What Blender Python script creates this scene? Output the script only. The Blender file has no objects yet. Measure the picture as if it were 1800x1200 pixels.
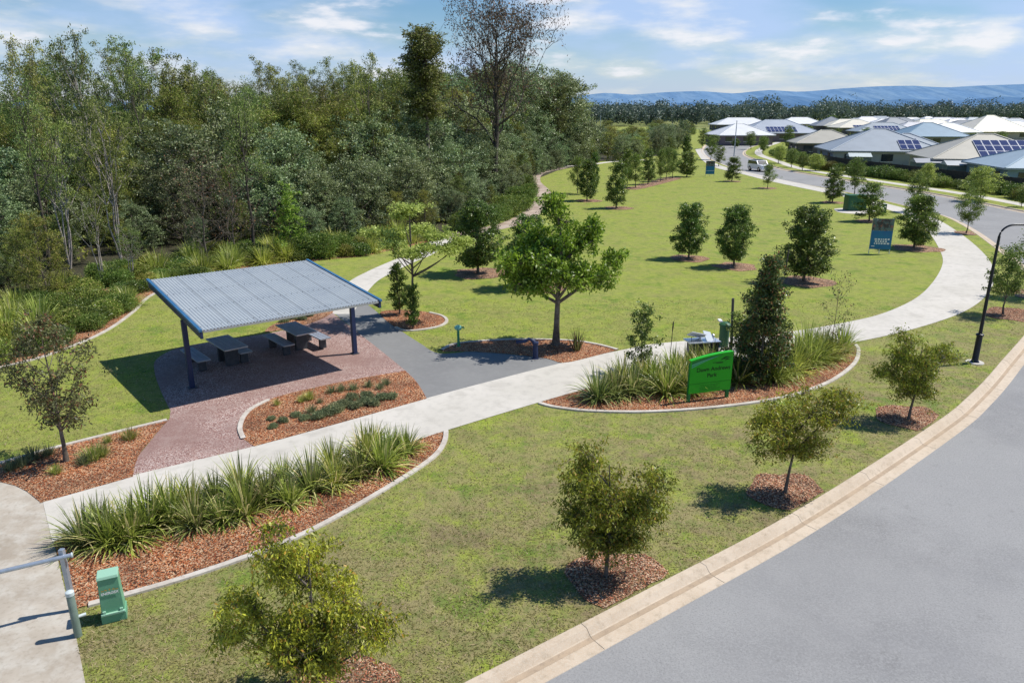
import bpy, bmesh, math, random
import numpy as np
from mathutils import Vector, Matrix
from mathutils.geometry import tessellate_polygon
R = math.radians
PI = math.pi
random.seed(7)
sc = bpy.context.scene
col = sc.collection
H, PITCH, FPX = 8.5, R(17.3), 1300.0
SUN_AZ, SUN_EL = R(16.5), R(56)

# ------------------------------------------------------------------ camera survey helpers
def ray(px, py):
    a = (px - 900) / FPX
    b = (600 - py) / FPX
    return Vector((a, math.cos(PITCH) + b * math.sin(PITCH), -math.sin(PITCH) + b * math.cos(PITCH)))
def G(px, py, h=0.0):
    """ground (or height h) point surveyed from the photograph's coordinates"""
    d = ray(px, py)
    t = (h - H) / d.z
    return Vector((d.x * t, d.y * t, h))
def height_at(Y, py):
    d = ray(900, py)
    return H + d.z * Y / d.y
def width_at(Y, px_w, h=2.0):
    depth = Y * math.cos(PITCH) + (H - h) * math.sin(PITCH)
    return px_w * depth / FPX

# ------------------------------------------------------------------ object helpers
def tag(o, label=None, cat=None, group=None, kind=None):
    if label: o['label'] = label
    if cat: o['category'] = cat
    if group: o['group'] = group
    if kind: o['kind'] = kind
    return o
def empty(name, loc=(0, 0, 0), rz=0, label=None, cat=None, group=None):
    o = bpy.data.objects.new(name, None)
    o.empty_display_size = 0.2
    col.objects.link(o)
    o.location = loc
    o.rotation_euler = (0, 0, rz)
    return tag(o, label, cat, group)
def link(name, me, parent=None, mat=None):
    o = bpy.data.objects.new(name, me)
    col.objects.link(o)
    if parent is not None: o.parent = parent
    if mat is not None and not me.materials: me.materials.append(mat)
    return o
def mesh_np(name, V, F, mat=None, smooth=False):
    V = np.asarray(V, dtype=np.float32).reshape(-1, 3)
    F = np.asarray(F, dtype=np.int32)
    n, k = F.shape
    me = bpy.data.meshes.new(name)
    me.vertices.add(len(V)); me.vertices.foreach_set('co', V.ravel())
    me.loops.add(n * k); me.loops.foreach_set('vertex_index', F.ravel())
    me.polygons.add(n); me.polygons.foreach_set('loop_start', np.arange(0, n * k, k, dtype=np.int32))
    try: me.polygons.foreach_set('loop_total', np.full(n, k, dtype=np.int32))
    except Exception: pass
    if smooth: me.polygons.foreach_set('use_smooth', np.ones(n, dtype=bool))
    me.update(calc_edges=True)
    if mat: me.materials.append(mat)
    return me
class MB:
    """collects simple shapes for ONE mesh"""
    def __init__(s): s.v = []; s.f = []
    def add(s, vs, fs):
        b = len(s.v); s.v += [tuple(v) for v in vs]; s.f += [tuple(i + b for i in f) for f in fs]; return s
    def box(s, c, d, rz=0, M=None):
        x, y, z = d[0] / 2, d[1] / 2, d[2] / 2
        vs = [Vector(p) for p in [(-x, -y, -z), (x, -y, -z), (x, y, -z), (-x, y, -z), (-x, -y, z), (x, -y, z), (x, y, z), (-x, y, z)]]
        m = Matrix.Rotation(rz, 3, 'Z')
        vs = [m @ v for v in vs]
        if M is not None: vs = [M @ v for v in vs]
        vs = [v + Vector(c) for v in vs]
        return s.add(vs, [(0, 3, 2, 1), (4, 5, 6, 7), (0, 1, 5, 4), (1, 2, 6, 5), (2, 3, 7, 6), (3, 0, 4, 7)])
    def tube(s, pts, rad, n=10, cap=True):
        pts = [Vector(p) for p in pts]
        if not hasattr(rad, '__len__'): rad = [rad] * len(pts)
        b = len(s.v)
        for i, p in enumerate(pts):
            d = (pts[min(i + 1, len(pts) - 1)] - pts[max(i - 1, 0)]).normalized()
            a = Vector((0, 0, 1)) if abs(d.z) < 0.9 else Vector((1, 0, 0))
            u = d.cross(a).normalized(); w = d.cross(u).normalized()
            for k in range(n):
                t = 2 * PI * k / n
                s.v.append(tuple(p + (u * math.cos(t) + w * math.sin(t)) * rad[i]))
        for i in range(len(pts) - 1):
            for k in range(n):
                k2 = (k + 1) % n
                s.f.append((b + i * n + k, b + i * n + k2, b + (i + 1) * n + k2, b + (i + 1) * n + k))
        if cap:
            s.f.append(tuple(b + k for k in range(n))[::-1])
            s.f.append(tuple(b + (len(pts) - 1) * n + k for k in range(n)))
        return s
    def lathe(s, prof, n=16, c=(0, 0, 0)):
        return s.tube([(c[0], c[1], c[2] + z) for r, z in prof], [r for r, z in prof], n)
    def prism(s, poly, y0, y1, axis='y'):
        n = len(poly)
        if axis == 'y':
            vs = [(p[0], y0, p[1]) for p in poly] + [(p[0], y1, p[1]) for p in poly]
        else:
            vs = [(y0, p[0], p[1]) for p in poly] + [(y1, p[0], p[1]) for p in poly]
        fs = [tuple(range(n)), tuple(range(2 * n - 1, n - 1, -1))] + [(i, i + n, (i + 1) % n + n, (i + 1) % n) for i in range(n)]
        return s.add(vs, fs)
    def build(s, name, mat, parent=None, bevel=0, smooth=False):
        me = bpy.data.meshes.new(name)
        me.from_pydata(s.v, [], s.f)
        bm = bmesh.new(); bm.from_mesh(me)
        bmesh.ops.recalc_face_normals(bm, faces=bm.faces)
        if bevel:
            es = [e for e in bm.edges if len(e.link_faces) == 2 and e.calc_face_angle(0) > 0.6]
            bmesh.ops.bevel(bm, geom=es, offset=bevel, segments=2, affect='EDGES', profile=0.6)
        if smooth:
            for f in bm.faces: f.smooth = True
        bm.to_mesh(me); bm.free()
        if smooth:
            try: me.set_sharp_from_angle(angle=R(40))
            except Exception: pass
        return link(name, me, parent, mat)
def copy_tree(o, parent=None):
    c = o.copy(); col.objects.link(c); c.parent = parent
    for ch in [x for x in col.objects if x.parent == o]:
        copy_tree(ch, c)
    return c
def spline(pts, n=8, closed=False):
    """Catmull-Rom through 2-D/3-D points"""
    P = [Vector(p) for p in pts]; out = []
    N = len(P)
    rng_ = range(N) if closed else range(N - 1)
    for i in rng_:
        if closed: a, b, c, d = P[(i - 1) % N], P[i], P[(i + 1) % N], P[(i + 2) % N]
        else: a, b, c, d = P[max(i - 1, 0)], P[i], P[i + 1], P[min(i + 2, N - 1)]
        for k in range(n):
            t = k / n
            out.append(0.5 * ((2 * b) + (c - a) * t + (2 * a - 5 * b + 4 * c - d) * t * t + (3 * b - a - 3 * c + d) * t ** 3))
    if not closed: out.append(P[-1])
    return out
def GS(pix, n=6, closed=False):
    return spline([G(*p) for p in pix], n, closed)
def sheet(name, poly, z, mat, kind='structure', thick=0.0):
    P = [Vector((p[0], p[1], z)) for p in poly]
    tris = tessellate_polygon([P])
    me = bpy.data.meshes.new(name)
    me.from_pydata([tuple(p) for p in P], [], [tuple(t) for t in tris])
    bm = bmesh.new(); bm.from_mesh(me)
    for f in bm.faces:
        f.normal_update()
        if f.normal.z < 0: f.normal_flip()
    bm.to_mesh(me); bm.free()
    o = link(name, me, None, mat)
    if kind: o['kind'] = kind
    return o
def offset(line, d):
    out = []
    for i, p in enumerate(line):
        t = (line[min(i + 1, len(line) - 1)] - line[max(i - 1, 0)]); t.z = 0; t.normalize()
        out.append(Vector((p.x + t.y * d, p.y - t.x * d, p.z)))
    return out
def sweep(name, line, prof, mat, kind='structure'):
    """profile (offset to the right of travel, z) swept along a ground line"""
    n = len(prof); V = []; F = []
    cols = [offset(line, o) for o, z in prof]
    for i in range(len(line)):
        for k in range(n): V.append((cols[k][i].x, cols[k][i].y, prof[k][1]))
    for i in range(len(line) - 1):
        for k in range(n - 1):
            a = i * n + k
            F.append((a, a + 1, a + n + 1, a + n))
    me = bpy.data.meshes.new(name); me.from_pydata(V, [], F); me.update()
    bm = bmesh.new(); bm.from_mesh(me); bmesh.ops.recalc_face_normals(bm, faces=bm.faces)
    if sum(f.normal.z for f in bm.faces) < 0:
        for f in bm.faces: f.normal_flip()
    bm.to_mesh(me); bm.free()
    o = link(name, me, None, mat)
    if kind: o['kind'] = kind
    return o
def resample(line, step):
    out = [line[0].copy()]; acc = 0
    for a, b in zip(line[:-1], line[1:]):
        L = (b - a).length
        while acc + L >= step:
            t = (step - acc) / L
            a = a.lerp(b, t); out.append(a.copy()); L = (b - a).length; acc = 0
        acc += L
    return out
def inside(P, X, Y):
    P = np.array([(p[0], p[1]) for p in P]); n = len(P)
    r = np.zeros(len(X), bool); j = n - 1
    for i in range(n):
        xi, yi = P[i]; xj, yj = P[j]
        c = ((yi > Y) != (yj > Y)) & (X < (xj - xi) * (Y - yi) / (yj - yi + 1e-12) + xi)
        r ^= c; j = i
    return r
def scatter(P, n, rng):
    A = np.array([(p[0], p[1]) for p in P]); lo = A.min(0); hi = A.max(0)
    X = rng.uniform(lo[0], hi[0], n); Y = rng.uniform(lo[1], hi[1], n)
    m = inside(P, X, Y)
    return X[m], Y[m]
def area_bb(P):
    A = np.array([(p[0], p[1]) for p in P]); d = A.max(0) - A.min(0); return d[0] * d[1]

# ------------------------------------------------------------------ materials
def newmat(name):
    m = bpy.data.materials.new(name); m.use_nodes = True
    nt = m.node_tree; nt.nodes.clear()
    out = nt.nodes.new('ShaderNodeOutputMaterial')
    return m, nt, out
def N(nt, t, **kw):
    n = nt.nodes.new(t)
    for k, v in kw.items():
        if k in n.inputs: n.inputs[k].default_value = v
        else: setattr(n, k, v)
    return n
def c4(c): return (c[0], c[1], c[2], 1)
def mixc(nt, fac, a, b):
    m = nt.nodes.new('ShaderNodeMix'); m.data_type = 'RGBA'
    for idx, v in ((0, fac), (6, a), (7, b)):
        if hasattr(v, 'is_output'): nt.links.new(v, m.inputs[idx])
        else: m.inputs[idx].default_value = v if idx == 0 else c4(v)
    return m.outputs[2]
def noise(nt, vec, scale, detail=4, rough=0.55, lo=0.4, hi=0.6):
    n = N(nt, 'ShaderNodeTexNoise', Scale=scale, Detail=detail, Roughness=rough)
    nt.links.new(vec, n.inputs['Vector'])
    if lo is None: return n.outputs[0]
    r = nt.nodes.new('ShaderNodeMapRange'); r.inputs[1].default_value = lo; r.inputs[2].default_value = hi
    nt.links.new(n.outputs[0], r.inputs[0])
    return r.outputs[0]
def surf_mat(name, base, layers=(), rough=0.8, bump=None, metal=0.0, spec=0.3, vor=None):
    """layers: (scale, lo, hi, colour, strength)"""
    m, nt, out = newmat(name)
    tc = nt.nodes.new('ShaderNodeTexCoord'); vec = tc.outputs['Object']
    c = base; first = True
    if vor:
        v = N(nt, 'ShaderNodeTexVoronoi', Scale=vor[0]); nt.links.new(vec, v.inputs['Vector'])
        r = nt.nodes.new('ShaderNodeValToRGB'); nt.links.new(v.outputs['Color'], r.inputs[0])
        r.color_ramp.interpolation = 'CONSTANT'
        cs = vor[1]
        while len(r.color_ramp.elements) < len(cs): r.color_ramp.elements.new(0.5)
        for i, cc in enumerate(cs):
            r.color_ramp.elements[i].position = 0.22 + 0.56 * i / len(cs) if i else 0; r.color_ramp.elements[i].color = c4(cc)
        c = r.outputs[0]
    for sca, lo, hi, cc, st in layers:
        f = noise(nt, vec, sca, 5, 0.6, lo, hi)
        mu = N(nt, 'ShaderNodeMath', operation='MULTIPLY', use_clamp=True); nt.links.new(f, mu.inputs[0]); mu.inputs[1].default_value = st
        c = mixc(nt, mu.outputs[0], c, cc)
    p = N(nt, 'ShaderNodeBsdfPrincipled', Roughness=rough, Metallic=metal)
    p.inputs['Specular IOR Level'].default_value = spec
    if hasattr(c, 'is_output'): nt.links.new(c, p.inputs['Base Color'])
    else: p.inputs['Base Color'].default_value = c4(c)
    if bump:
        b = N(nt, 'ShaderNodeBump', Strength=bump[1], Distance=bump[2])
        nt.links.new(noise(nt, vec, bump[0], 4, 0.7, None), b.inputs['Height'])
        nt.links.new(b.outputs[0], p.inputs['Normal'])
    nt.links.new(p.outputs[0], out.inputs[0])
    return m
def leaf_mat(name, dark, light, dry=None, trans=0.3, clump=1.2, rough=0.5, spec=0.3, dryamt=0.1, vary=0.3):
    m, nt, out = newmat(name)
    tc = nt.nodes.new('ShaderNodeTexCoord')
    g = nt.nodes.new('ShaderNodeNewGeometry')
    oi = nt.nodes.new('ShaderNodeObjectInfo')
    f1 = noise(nt, tc.outputs['Object'], clump, 3, 0.5, 0.35, 0.65)
    a = N(nt, 'ShaderNodeMath', operation='MULTIPLY_ADD', use_clamp=True)
    nt.links.new(g.outputs['Random Per Island'], a.inputs[0]); a.inputs[1].default_value = 0.7
    h = N(nt, 'ShaderNodeMath', operation='MULTIPLY_ADD'); nt.links.new(f1, h.inputs[0]); h.inputs[1].default_value = 0.5; h.inputs[2].default_value = -0.1
    nt.links.new(h.outputs[0], a.inputs[2])
    c = mixc(nt, a.outputs[0], dark, light)
    if dry:
        t = N(nt, 'ShaderNodeMath', operation='FRACT'); mm = N(nt, 'ShaderNodeMath', operation='MULTIPLY'); mm.inputs[1].default_value = 37.7
        nt.links.new(g.outputs['Random Per Island'], mm.inputs[0]); nt.links.new(mm.outputs[0], t.inputs[0])
        l = N(nt, 'ShaderNodeMath', operation='LESS_THAN'); nt.links.new(t.outputs[0], l.inputs[0]); l.inputs[1].default_value = dryamt
        c = mixc(nt, l.outputs[0], c, dry)
    hs = nt.nodes.new('ShaderNodeHueSaturation'); nt.links.new(c, hs.inputs['Color'])
    vv = N(nt, 'ShaderNodeMath', operation='MULTIPLY_ADD'); nt.links.new(oi.outputs['Random'], vv.inputs[0]); vv.inputs[1].default_value = vary; vv.inputs[2].default_value = 1.03 - vary * .5
    r2 = N(nt, 'ShaderNodeMath', operation='MULTIPLY'); nt.links.new(oi.outputs['Random'], r2.inputs[0]); r2.inputs[1].default_value = 17.31
    r3 = N(nt, 'ShaderNodeMath', operation='FRACT'); nt.links.new(r2.outputs[0], r3.inputs[0])
    r4 = N(nt, 'ShaderNodeMath', operation='MULTIPLY_ADD'); nt.links.new(r3.outputs[0], r4.inputs[0]); r4.inputs[1].default_value = vary * .09; r4.inputs[2].default_value = .5 - vary * .045
    nt.links.new(r4.outputs[0], hs.inputs['Hue'])
    nt.links.new(vv.outputs[0], hs.inputs['Value'])
    p = N(nt, 'ShaderNodeBsdfPrincipled', Roughness=rough); p.inputs['Specular IOR Level'].default_value = spec
    tr = nt.nodes.new('ShaderNodeBsdfTranslucent')
    nt.links.new(hs.outputs[0], p.inputs['Base Color']); nt.links.new(hs.outputs[0], tr.inputs['Color'])
    mx = N(nt, 'ShaderNodeMixShader'); mx.inputs[0].default_value = trans
    nt.links.new(p.outputs[0], mx.inputs[1]); nt.links.new(tr.outputs[0], mx.inputs[2])
    nt.links.new(mx.outputs[0], out.inputs[0])
    return m

M = {}
def lawn_mat(name, near):
    m, nt, out = newmat(name)
    tc = nt.nodes.new('ShaderNodeTexCoord'); vec = tc.outputs['Object']
    g1 = (0.165, 0.23, 0.027); g2 = (0.45, 0.50, 0.085); straw = (0.31, 0.265, 0.125); lush = (0.10, 0.21, 0.022); bare = (0.21, 0.155, 0.10)
    c = mixc(nt, noise(nt, vec, 30, 8, 0.85, 0.38, 0.62), g1, g2)
    big = noise(nt, vec, 0.16, 4, 0.6, 0.36, 0.66)
    # the strip by the road is drier than the oval behind the path
    sx = nt.nodes.new('ShaderNodeSeparateXYZ'); nt.links.new(vec, sx.inputs[0])
    dd = N(nt, 'ShaderNodeMath', operation='MULTIPLY_ADD'); nt.links.new(sx.outputs[0], dd.inputs[0]); dd.inputs[1].default_value = -0.62
    nt.links.new(sx.outputs[1], dd.inputs[2])
    mr = nt.nodes.new('ShaderNodeMapRange'); nt.links.new(dd.outputs[0], mr.inputs[0]); mr.inputs[1].default_value = 24; mr.inputs[2].default_value = 14
    mr.inputs[3].default_value = 0.42; mr.inputs[4].default_value = 1.0
    med = noise(nt, vec, 0.9, 7, 0.75, 0.36, 0.54)
    s = N(nt, 'ShaderNodeMath', operation='MULTIPLY', use_clamp=True); nt.links.new(med, s.inputs[0]); nt.links.new(mr.outputs[0], s.inputs[1])
    c = mixc(nt, s.outputs[0], c, straw)
    bb = noise(nt, vec, 0.5, 7, 0.8, 0.50, 0.62)
    s2 = N(nt, 'ShaderNodeMath', operation='MULTIPLY', use_clamp=True); nt.links.new(bb, s2.inputs[0]); nt.links.new(mr.outputs[0], s2.inputs[1])
    s2b = N(nt, 'ShaderNodeMath', operation='MULTIPLY'); nt.links.new(s2.outputs[0], s2b.inputs[0]); s2b.inputs[1].default_value = 0.75
    c = mixc(nt, s2b.outputs[0], c, bare)
    l2 = noise(nt, vec, 0.6, 6, 0.75, 0.545, 0.64)
    s3 = N(nt, 'ShaderNodeMath', operation='MULTIPLY', use_clamp=True); nt.links.new(l2, s3.inputs[0]); s3.inputs[1].default_value = 0.65
    c = mixc(nt, s3.outputs[0], c, lush)
    dk = noise(nt, vec, 24, 6, 0.85, 0.5, 0.70)
    s4 = N(nt, 'ShaderNodeMath', operation='MULTIPLY', use_clamp=True); nt.links.new(dk, s4.inputs[0]); s4.inputs[1].default_value = 0.85
    c = mixc(nt, s4.outputs[0], c, (0.06, 0.075, 0.02))
    e1 = noise(nt, vec, 2.6, 9, 0.85, 0.47, 0.64)
    e2 = N(nt, 'ShaderNodeMath', operation='MULTIPLY', use_clamp=True); nt.links.new(e1, e2.inputs[0]); e2.inputs[1].default_value = 0.8
    c = mixc(nt, e2.outputs[0], c, (0.125, 0.185, 0.035))
    p = N(nt, 'ShaderNodeBsdfPrincipled', Roughness=0.85); p.inputs['Specular IOR Level'].default_value = 0.1
    nt.links.new(c, p.inputs['Base Color'])
    b = N(nt, 'ShaderNodeBump', Strength=0.9, Distance=0.03); nt.links.new(noise(nt, vec, 26, 5, 0.75, None), b.inputs['Height'])
    nt.links.new(b.outputs[0], p.inputs['Normal']); nt.links.new(p.outputs[0], out.inputs[0])
    return m
M['lawn'] = lawn_mat('lawn', True)
M['field'] = surf_mat('field', (0.20, 0.24, 0.06), [(0.02, .4, .6, (0.28, 0.27, 0.09), .8), (0.2, .4, .65, (0.10, 0.14, 0.04), .6)])
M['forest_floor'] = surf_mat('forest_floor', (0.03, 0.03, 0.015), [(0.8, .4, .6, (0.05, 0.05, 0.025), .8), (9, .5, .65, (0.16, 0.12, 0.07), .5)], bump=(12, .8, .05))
M['mulch'] = surf_mat('mulch', (0.2, 0.1, 0.05), [(0.9, .45, .65, (0.10, 0.05, 0.03), .6), (25, .5, .7, (0.03, 0.015, 0.01), .8)], bump=(30, 1.0, .03),
                      vor=(38, [(0.05, 0.022, 0.012), (0.30, 0.09, 0.032), (0.47, 0.16, 0.055), (0.56, 0.26, 0.11), (0.66, 0.44, 0.27)]))
M['mulch_brown'] = surf_mat('mulch_brown', (0.2, 0.1, 0.05), [(1.2, .45, .65, (0.09, 0.06, 0.04), .6), (25, .5, .7, (0.03, 0.02, 0.015), .8)], bump=(30, 1.0, .03),
                      vor=(38, [(0.05, 0.03, 0.02), (0.22, 0.09, 0.04), (0.36, 0.165, 0.075), (0.48, 0.26, 0.14), (0.62, 0.43, 0.29)]))
M['chip'] = leaf_mat('wood_chip', (0.12, 0.028, 0.011), (0.58, 0.175, 0.055), (0.74, 0.44, 0.24), trans=0.0, clump=0.8, rough=0.8, dryamt=.16)
M['chip_brown'] = leaf_mat('wood_chip_brown', (0.12, 0.040, 0.018), (0.52, 0.21, 0.09), (0.76, 0.50, 0.30), trans=0.0, clump=0.8, rough=0.8, dryamt=.2)
M['concrete'] = surf_mat('concrete', (0.58, 0.545, 0.485), [(0.35, .4, .62, (0.50, 0.47, 0.41), .8), (1.4, .55, .66, (0.42, 0.39, 0.34), .5), (3.5, .48, .7, (0.36, 0.34, 0.30), .45), (60, .45, .7, (0.60, 0.58, 0.54), .4)], bump=(90, .25, .004), rough=.85)
M['driveway'] = surf_mat('driveway', (0.46, 0.41, 0.34), [(0.5, .4, .62, (0.33, 0.28, 0.22), .9), (2.6, .45, .65, (0.52, 0.49, 0.43), .7), (12, .52, .7, (0.27, 0.23, 0.18), .45), (0.9, .55, .7, (0.27, 0.22, 0.17), .5)], bump=(80, .3, .004), rough=.85)
M['dark_path'] = surf_mat('dark_path', (0.215, 0.215, 0.21), [(0.5, .4, .6, (0.18, 0.18, 0.178), .8), (5, .5, .7, (0.25, 0.25, 0.245), .5), (90, .45, .7, (0.28, 0.28, 0.28), .4)], bump=(90, .25, .004))
M['aggregate'] = surf_mat('aggregate', (0.29, 0.19, 0.165), [(0.45, .4, .62, (0.25, 0.155, 0.135), .8), (2.2, .5, .7, (0.36, 0.27, 0.24), .5)], bump=(70, .5, .006),
                      vor=(42, [(0.16, 0.08, 0.07), (0.27, 0.155, 0.13), (0.34, 0.21, 0.18), (0.40, 0.27, 0.235), (0.52, 0.42, 0.38)]))
M['asphalt'] = surf_mat('asphalt', (0.285, 0.283, 0.280), [(0.22, .42, .60, (0.222, 0.22, 0.22), .9), (1.7, .62, .72, (0.16, 0.158, 0.155), .55), (1.1, .45, .7, (0.31, 0.305, 0.30), .6), (22, .42, .62, (0.34, 0.34, 0.335), .5), (33, .50, .66, (0.16, 0.16, 0.16), .5), (0.45, .56, .72, (0.24, 0.24, 0.245), .5), (0.09, .5, .6, (0.27, 0.268, 0.265), .5)], bump=(60, .5, .008), rough=.9)
M['gutter_dirt'] = surf_mat('gutter_dirt', (0.20, 0.195, 0.19), [(1.5, .4, .6, (0.24, 0.235, 0.23), .8), (50, .5, .65, (0.30, 0.3, 0.3), .5)], bump=(60, .5, .008), rough=.9)
M['kerb'] = surf_mat('kerb', (0.57, 0.47, 0.36), [(0.8, .4, .6, (0.49, 0.39, 0.285), .8), (7, .5, .7, (0.34, 0.27, 0.19), .6), (40, .45, .7, (0.60, 0.55, 0.46), .5)], bump=(70, .3, .005), rough=.85)
M['edging'] = surf_mat('edging', (0.56, 0.52, 0.46), [(1.5, .4, .6, (0.44, 0.39, 0.33), .8), (12, .5, .7, (0.34, 0.28, 0.23), .6)], bump=(50, .3, .005))
M['joint'] = surf_mat('joint', (0.10, 0.09, 0.08))
M['dirt_track'] = surf_mat('dirt_track', (0.45, 0.37, 0.30), [(0.8, .4, .6, (0.28, 0.20, 0.15), .8)], bump=(20, .4, .02))
M['bark_grey'] = surf_mat('bark_grey', (0.16, 0.13, 0.105), [(8, .4, .6, (0.08, 0.065, 0.05), .8), (3, .5, .6, (0.25, 0.22, 0.19), .6)], bump=(14, .6, .01))
M['bark_pale'] = surf_mat('bark_pale', (0.42, 0.37, 0.33), [(3, .45, .6, (0.22, 0.18, 0.155), .8), (12, .5, .6, (0.5, 0.46, 0.43), .6)], bump=(14, .4, .01))
M['bark_dark'] = surf_mat('bark_dark', (0.055, 0.045, 0.038), [(6, .4, .6, (0.10, 0.085, 0.07), .8)], bump=(14, .6, .01))
M['lf_street'] = leaf_mat('leaf_street', (0.05, 0.08, 0.008), (0.56, 0.60, 0.06), (0.52, 0.34, 0.05), dryamt=.06, clump=1.6, trans=.36, spec=.45, rough=.42)
M['lf_street2'] = leaf_mat('leaf_street_dark', (0.045, 0.075, 0.008), (0.52, 0.56, 0.06), (0.5, 0.34, 0.07), dryamt=.08, clump=1.6, trans=.36, spec=.4, rough=.42)
M['lf_dark'] = leaf_mat('leaf_dark_green', (0.020, 0.045, 0.008), (0.20, 0.31, 0.05), (0.36, 0.42, 0.11), dryamt=.09, clump=1.5, trans=.28, spec=.5, rough=.4, vary=.45)
M['lf_mid'] = leaf_mat('leaf_mid_green', (0.040, 0.075, 0.012), (0.24, 0.35, 0.07), (0.34, 0.38, 0.10), dryamt=.1, clump=1.0, trans=.35)
M['lf_bright'] = leaf_mat('leaf_bright', (0.045, 0.11, 0.008), (0.40, 0.56, 0.055), (0.50, 0.60, 0.14), dryamt=.1, clump=1.0, trans=.38, spec=.45, rough=.4, vary=.1)
M['lf_lime'] = leaf_mat('leaf_lime', (0.15, 0.22, 0.03), (0.62, 0.70, 0.19), None, clump=1.3, trans=.40, spec=.3, vary=.1)
M['lf_dusk'] = leaf_mat('leaf_dusky', (0.035, 0.042, 0.016), (0.27, 0.30, 0.11), (0.28, 0.14, 0.07), dryamt=.12, clump=1.3, trans=.3, spec=.4)
M['lf_greygreen'] = leaf_mat('leaf_greygreen', (0.032, 0.052, 0.016), (0.34, 0.42, 0.18), (0.46, 0.52, 0.32), dryamt=.12, clump=0.9, trans=.2, spec=.22, rough=.42, vary=.7)
M['lf_euc'] = leaf_mat('leaf_eucalypt', (0.032, 0.055, 0.012), (0.34, 0.41, 0.10), (0.46, 0.46, 0.2), dryamt=.10, clump=0.8, trans=.26, spec=.22, rough=.5, vary=.75)
M['lf_olive'] = leaf_mat('leaf_olive', (0.040, 0.060, 0.010), (0.34, 0.40, 0.07), (0.40, 0.34, 0.12), dryamt=.12, clump=0.8, trans=.3, spec=.3, vary=.7)
M['lf_dead'] = leaf_mat('leaf_dead', (0.06, 0.045, 0.035), (0.24, 0.19, 0.14), (0.30, 0.14, 0.08), dryamt=.2, clump=0.6, trans=.2, spec=.2)
M['lf_strap'] = leaf_mat('leaf_strap', (0.06, 0.10, 0.018), (0.52, 0.58, 0.11), (0.74, 0.64, 0.30), dryamt=.18, clump=2.0, trans=.36, spec=.5, rough=.4, vary=.4)
M['lf_strap_dark'] = leaf_mat('leaf_strap_dark', (0.045, 0.075, 0.018), (0.42, 0.48, 0.14), (0.62, 0.54, 0.27), dryamt=.16, clump=2.0, trans=.34, spec=.5, rough=.4, vary=.4)
M['lf_strap_light'] = leaf_mat('leaf_strap_light', (0.16, 0.22, 0.03), (0.60, 0.66, 0.15), (0.66, 0.62, 0.3), dryamt=.07, clump=2.0, trans=.4, spec=.45, rough=.4)
M['lf_cover'] = leaf_mat('leaf_cover', (0.06, 0.085, 0.04), (0.30, 0.36, 0.18), (0.42, 0.42, 0.2), dryamt=.12, clump=2.5, trans=.3)
M['lf_far'] = leaf_mat('leaf_far', (0.06, 0.095, 0.085), (0.18, 0.24, 0.18), (0.23,.28,.24), dryamt=.1, clump=0.03, trans=.2)  # bluish greens with the distance haze mixed into the leaf colour
M['blade'] = leaf_mat('grass_blade', (0.14, 0.155, 0.035), (0.43, 0.40, 0.16), (0.58, 0.49, 0.28), dryamt=.25, clump=0.8, trans=.4, spec=.1)

# ------------------------------------------------------------------ vegetation generators
class Arr:
    def __init__(s): s.V = []; s.F = []; s.n = 0
    def tube(s, P, rad, n=5):
        P = np.asarray(P, float); m = len(P)
        D = np.gradient(P, axis=0); D /= (np.linalg.norm(D, axis=1, keepdims=True) + 1e-9)
        a = np.where(np.abs(D[:, 2:3]) < 0.9, np.array([[0, 0, 1.]]), np.array([[1., 0, 0]]))
        U = np.cross(D, a); U /= (np.linalg.norm(U, axis=1, keepdims=True) + 1e-9); W = np.cross(D, U)
        t = np.arange(n) * 2 * PI / n
        ring = P[:, None, :] + (U[:, None, :] * np.cos(t)[None, :, None] + W[:, None, :] * np.sin(t)[None, :, None]) * np.asarray(rad)[:, None, None]
        s.V.append(ring.reshape(-1, 3))
        i = np.arange(m - 1)[:, None] * n; k = np.arange(n)[None, :]; k2 = (k + 1) % n
        F = np.stack([i + k, i + k2, i + n + k2, i + n + k], -1).reshape(-1, 4) + s.n
        s.F.append(F); s.n += m * n
    def leaves(s, C, L, W, droop, rng, flat=0.0):
        n = len(C)
        D = rng.normal(size=(n, 3)); D /= np.linalg.norm(D, axis=1, keepdims=True)
        D[:, 2] = D[:, 2] * (1 - abs(droop) * .5) * (1 - flat) - droop; D /= np.linalg.norm(D, axis=1, keepdims=True)
        A = rng.normal(size=(n, 3))
        S = np.cross(D, A)
        if flat: S[:, 2] *= (1 - flat)
        S /= (np.linalg.norm(S, axis=1, keepdims=True) + 1e-9)
        l = (L * rng.uniform(.65, 1.25, n))[:, None]; w = (W * rng.uniform(.7, 1.3, n))[:, None]
        q = np.stack([C, C + D * l * .45 + S * w * .5, C + D * l, C + D * l * .45 - S * w * .5], 1)
        s.V.append(q.reshape(-1, 3)); s.F.append((np.arange(4 * n).reshape(n, 4)) + s.n); s.n += 4 * n
    def mesh(s, name, mat, smooth=False):
        return mesh_np(name, np.concatenate(s.V), np.concatenate(s.F), mat, smooth)
PROF = {
    'oval': lambda t: math.sin(PI * min(1, (0.12 + 0.86 * t))) ** 0.6,
    'egg': lambda t: (math.sin(PI * (0.1 + 0.85 * t ** 0.8))) ** 0.7,
    'cone': lambda t: max(0.08, 1.0 - t) ** 0.8 * (0.6 + .4 * min(1, t * 5)),
    'vase': lambda t: 0.35 + 0.65 * math.sin(PI * (0.15 + 0.75 * t)) if t < .8 else .6,
    'umbrella': lambda t: 0.3 + 0.7 * t if t < .75 else 0.85,
    'dome': lambda t: math.sqrt(max(0.02, 1 - (t * .97) ** 2)),
    'column': lambda t: 0.9 if t < .7 else 0.9 - (t - .7) * 2.2,
}
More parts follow.
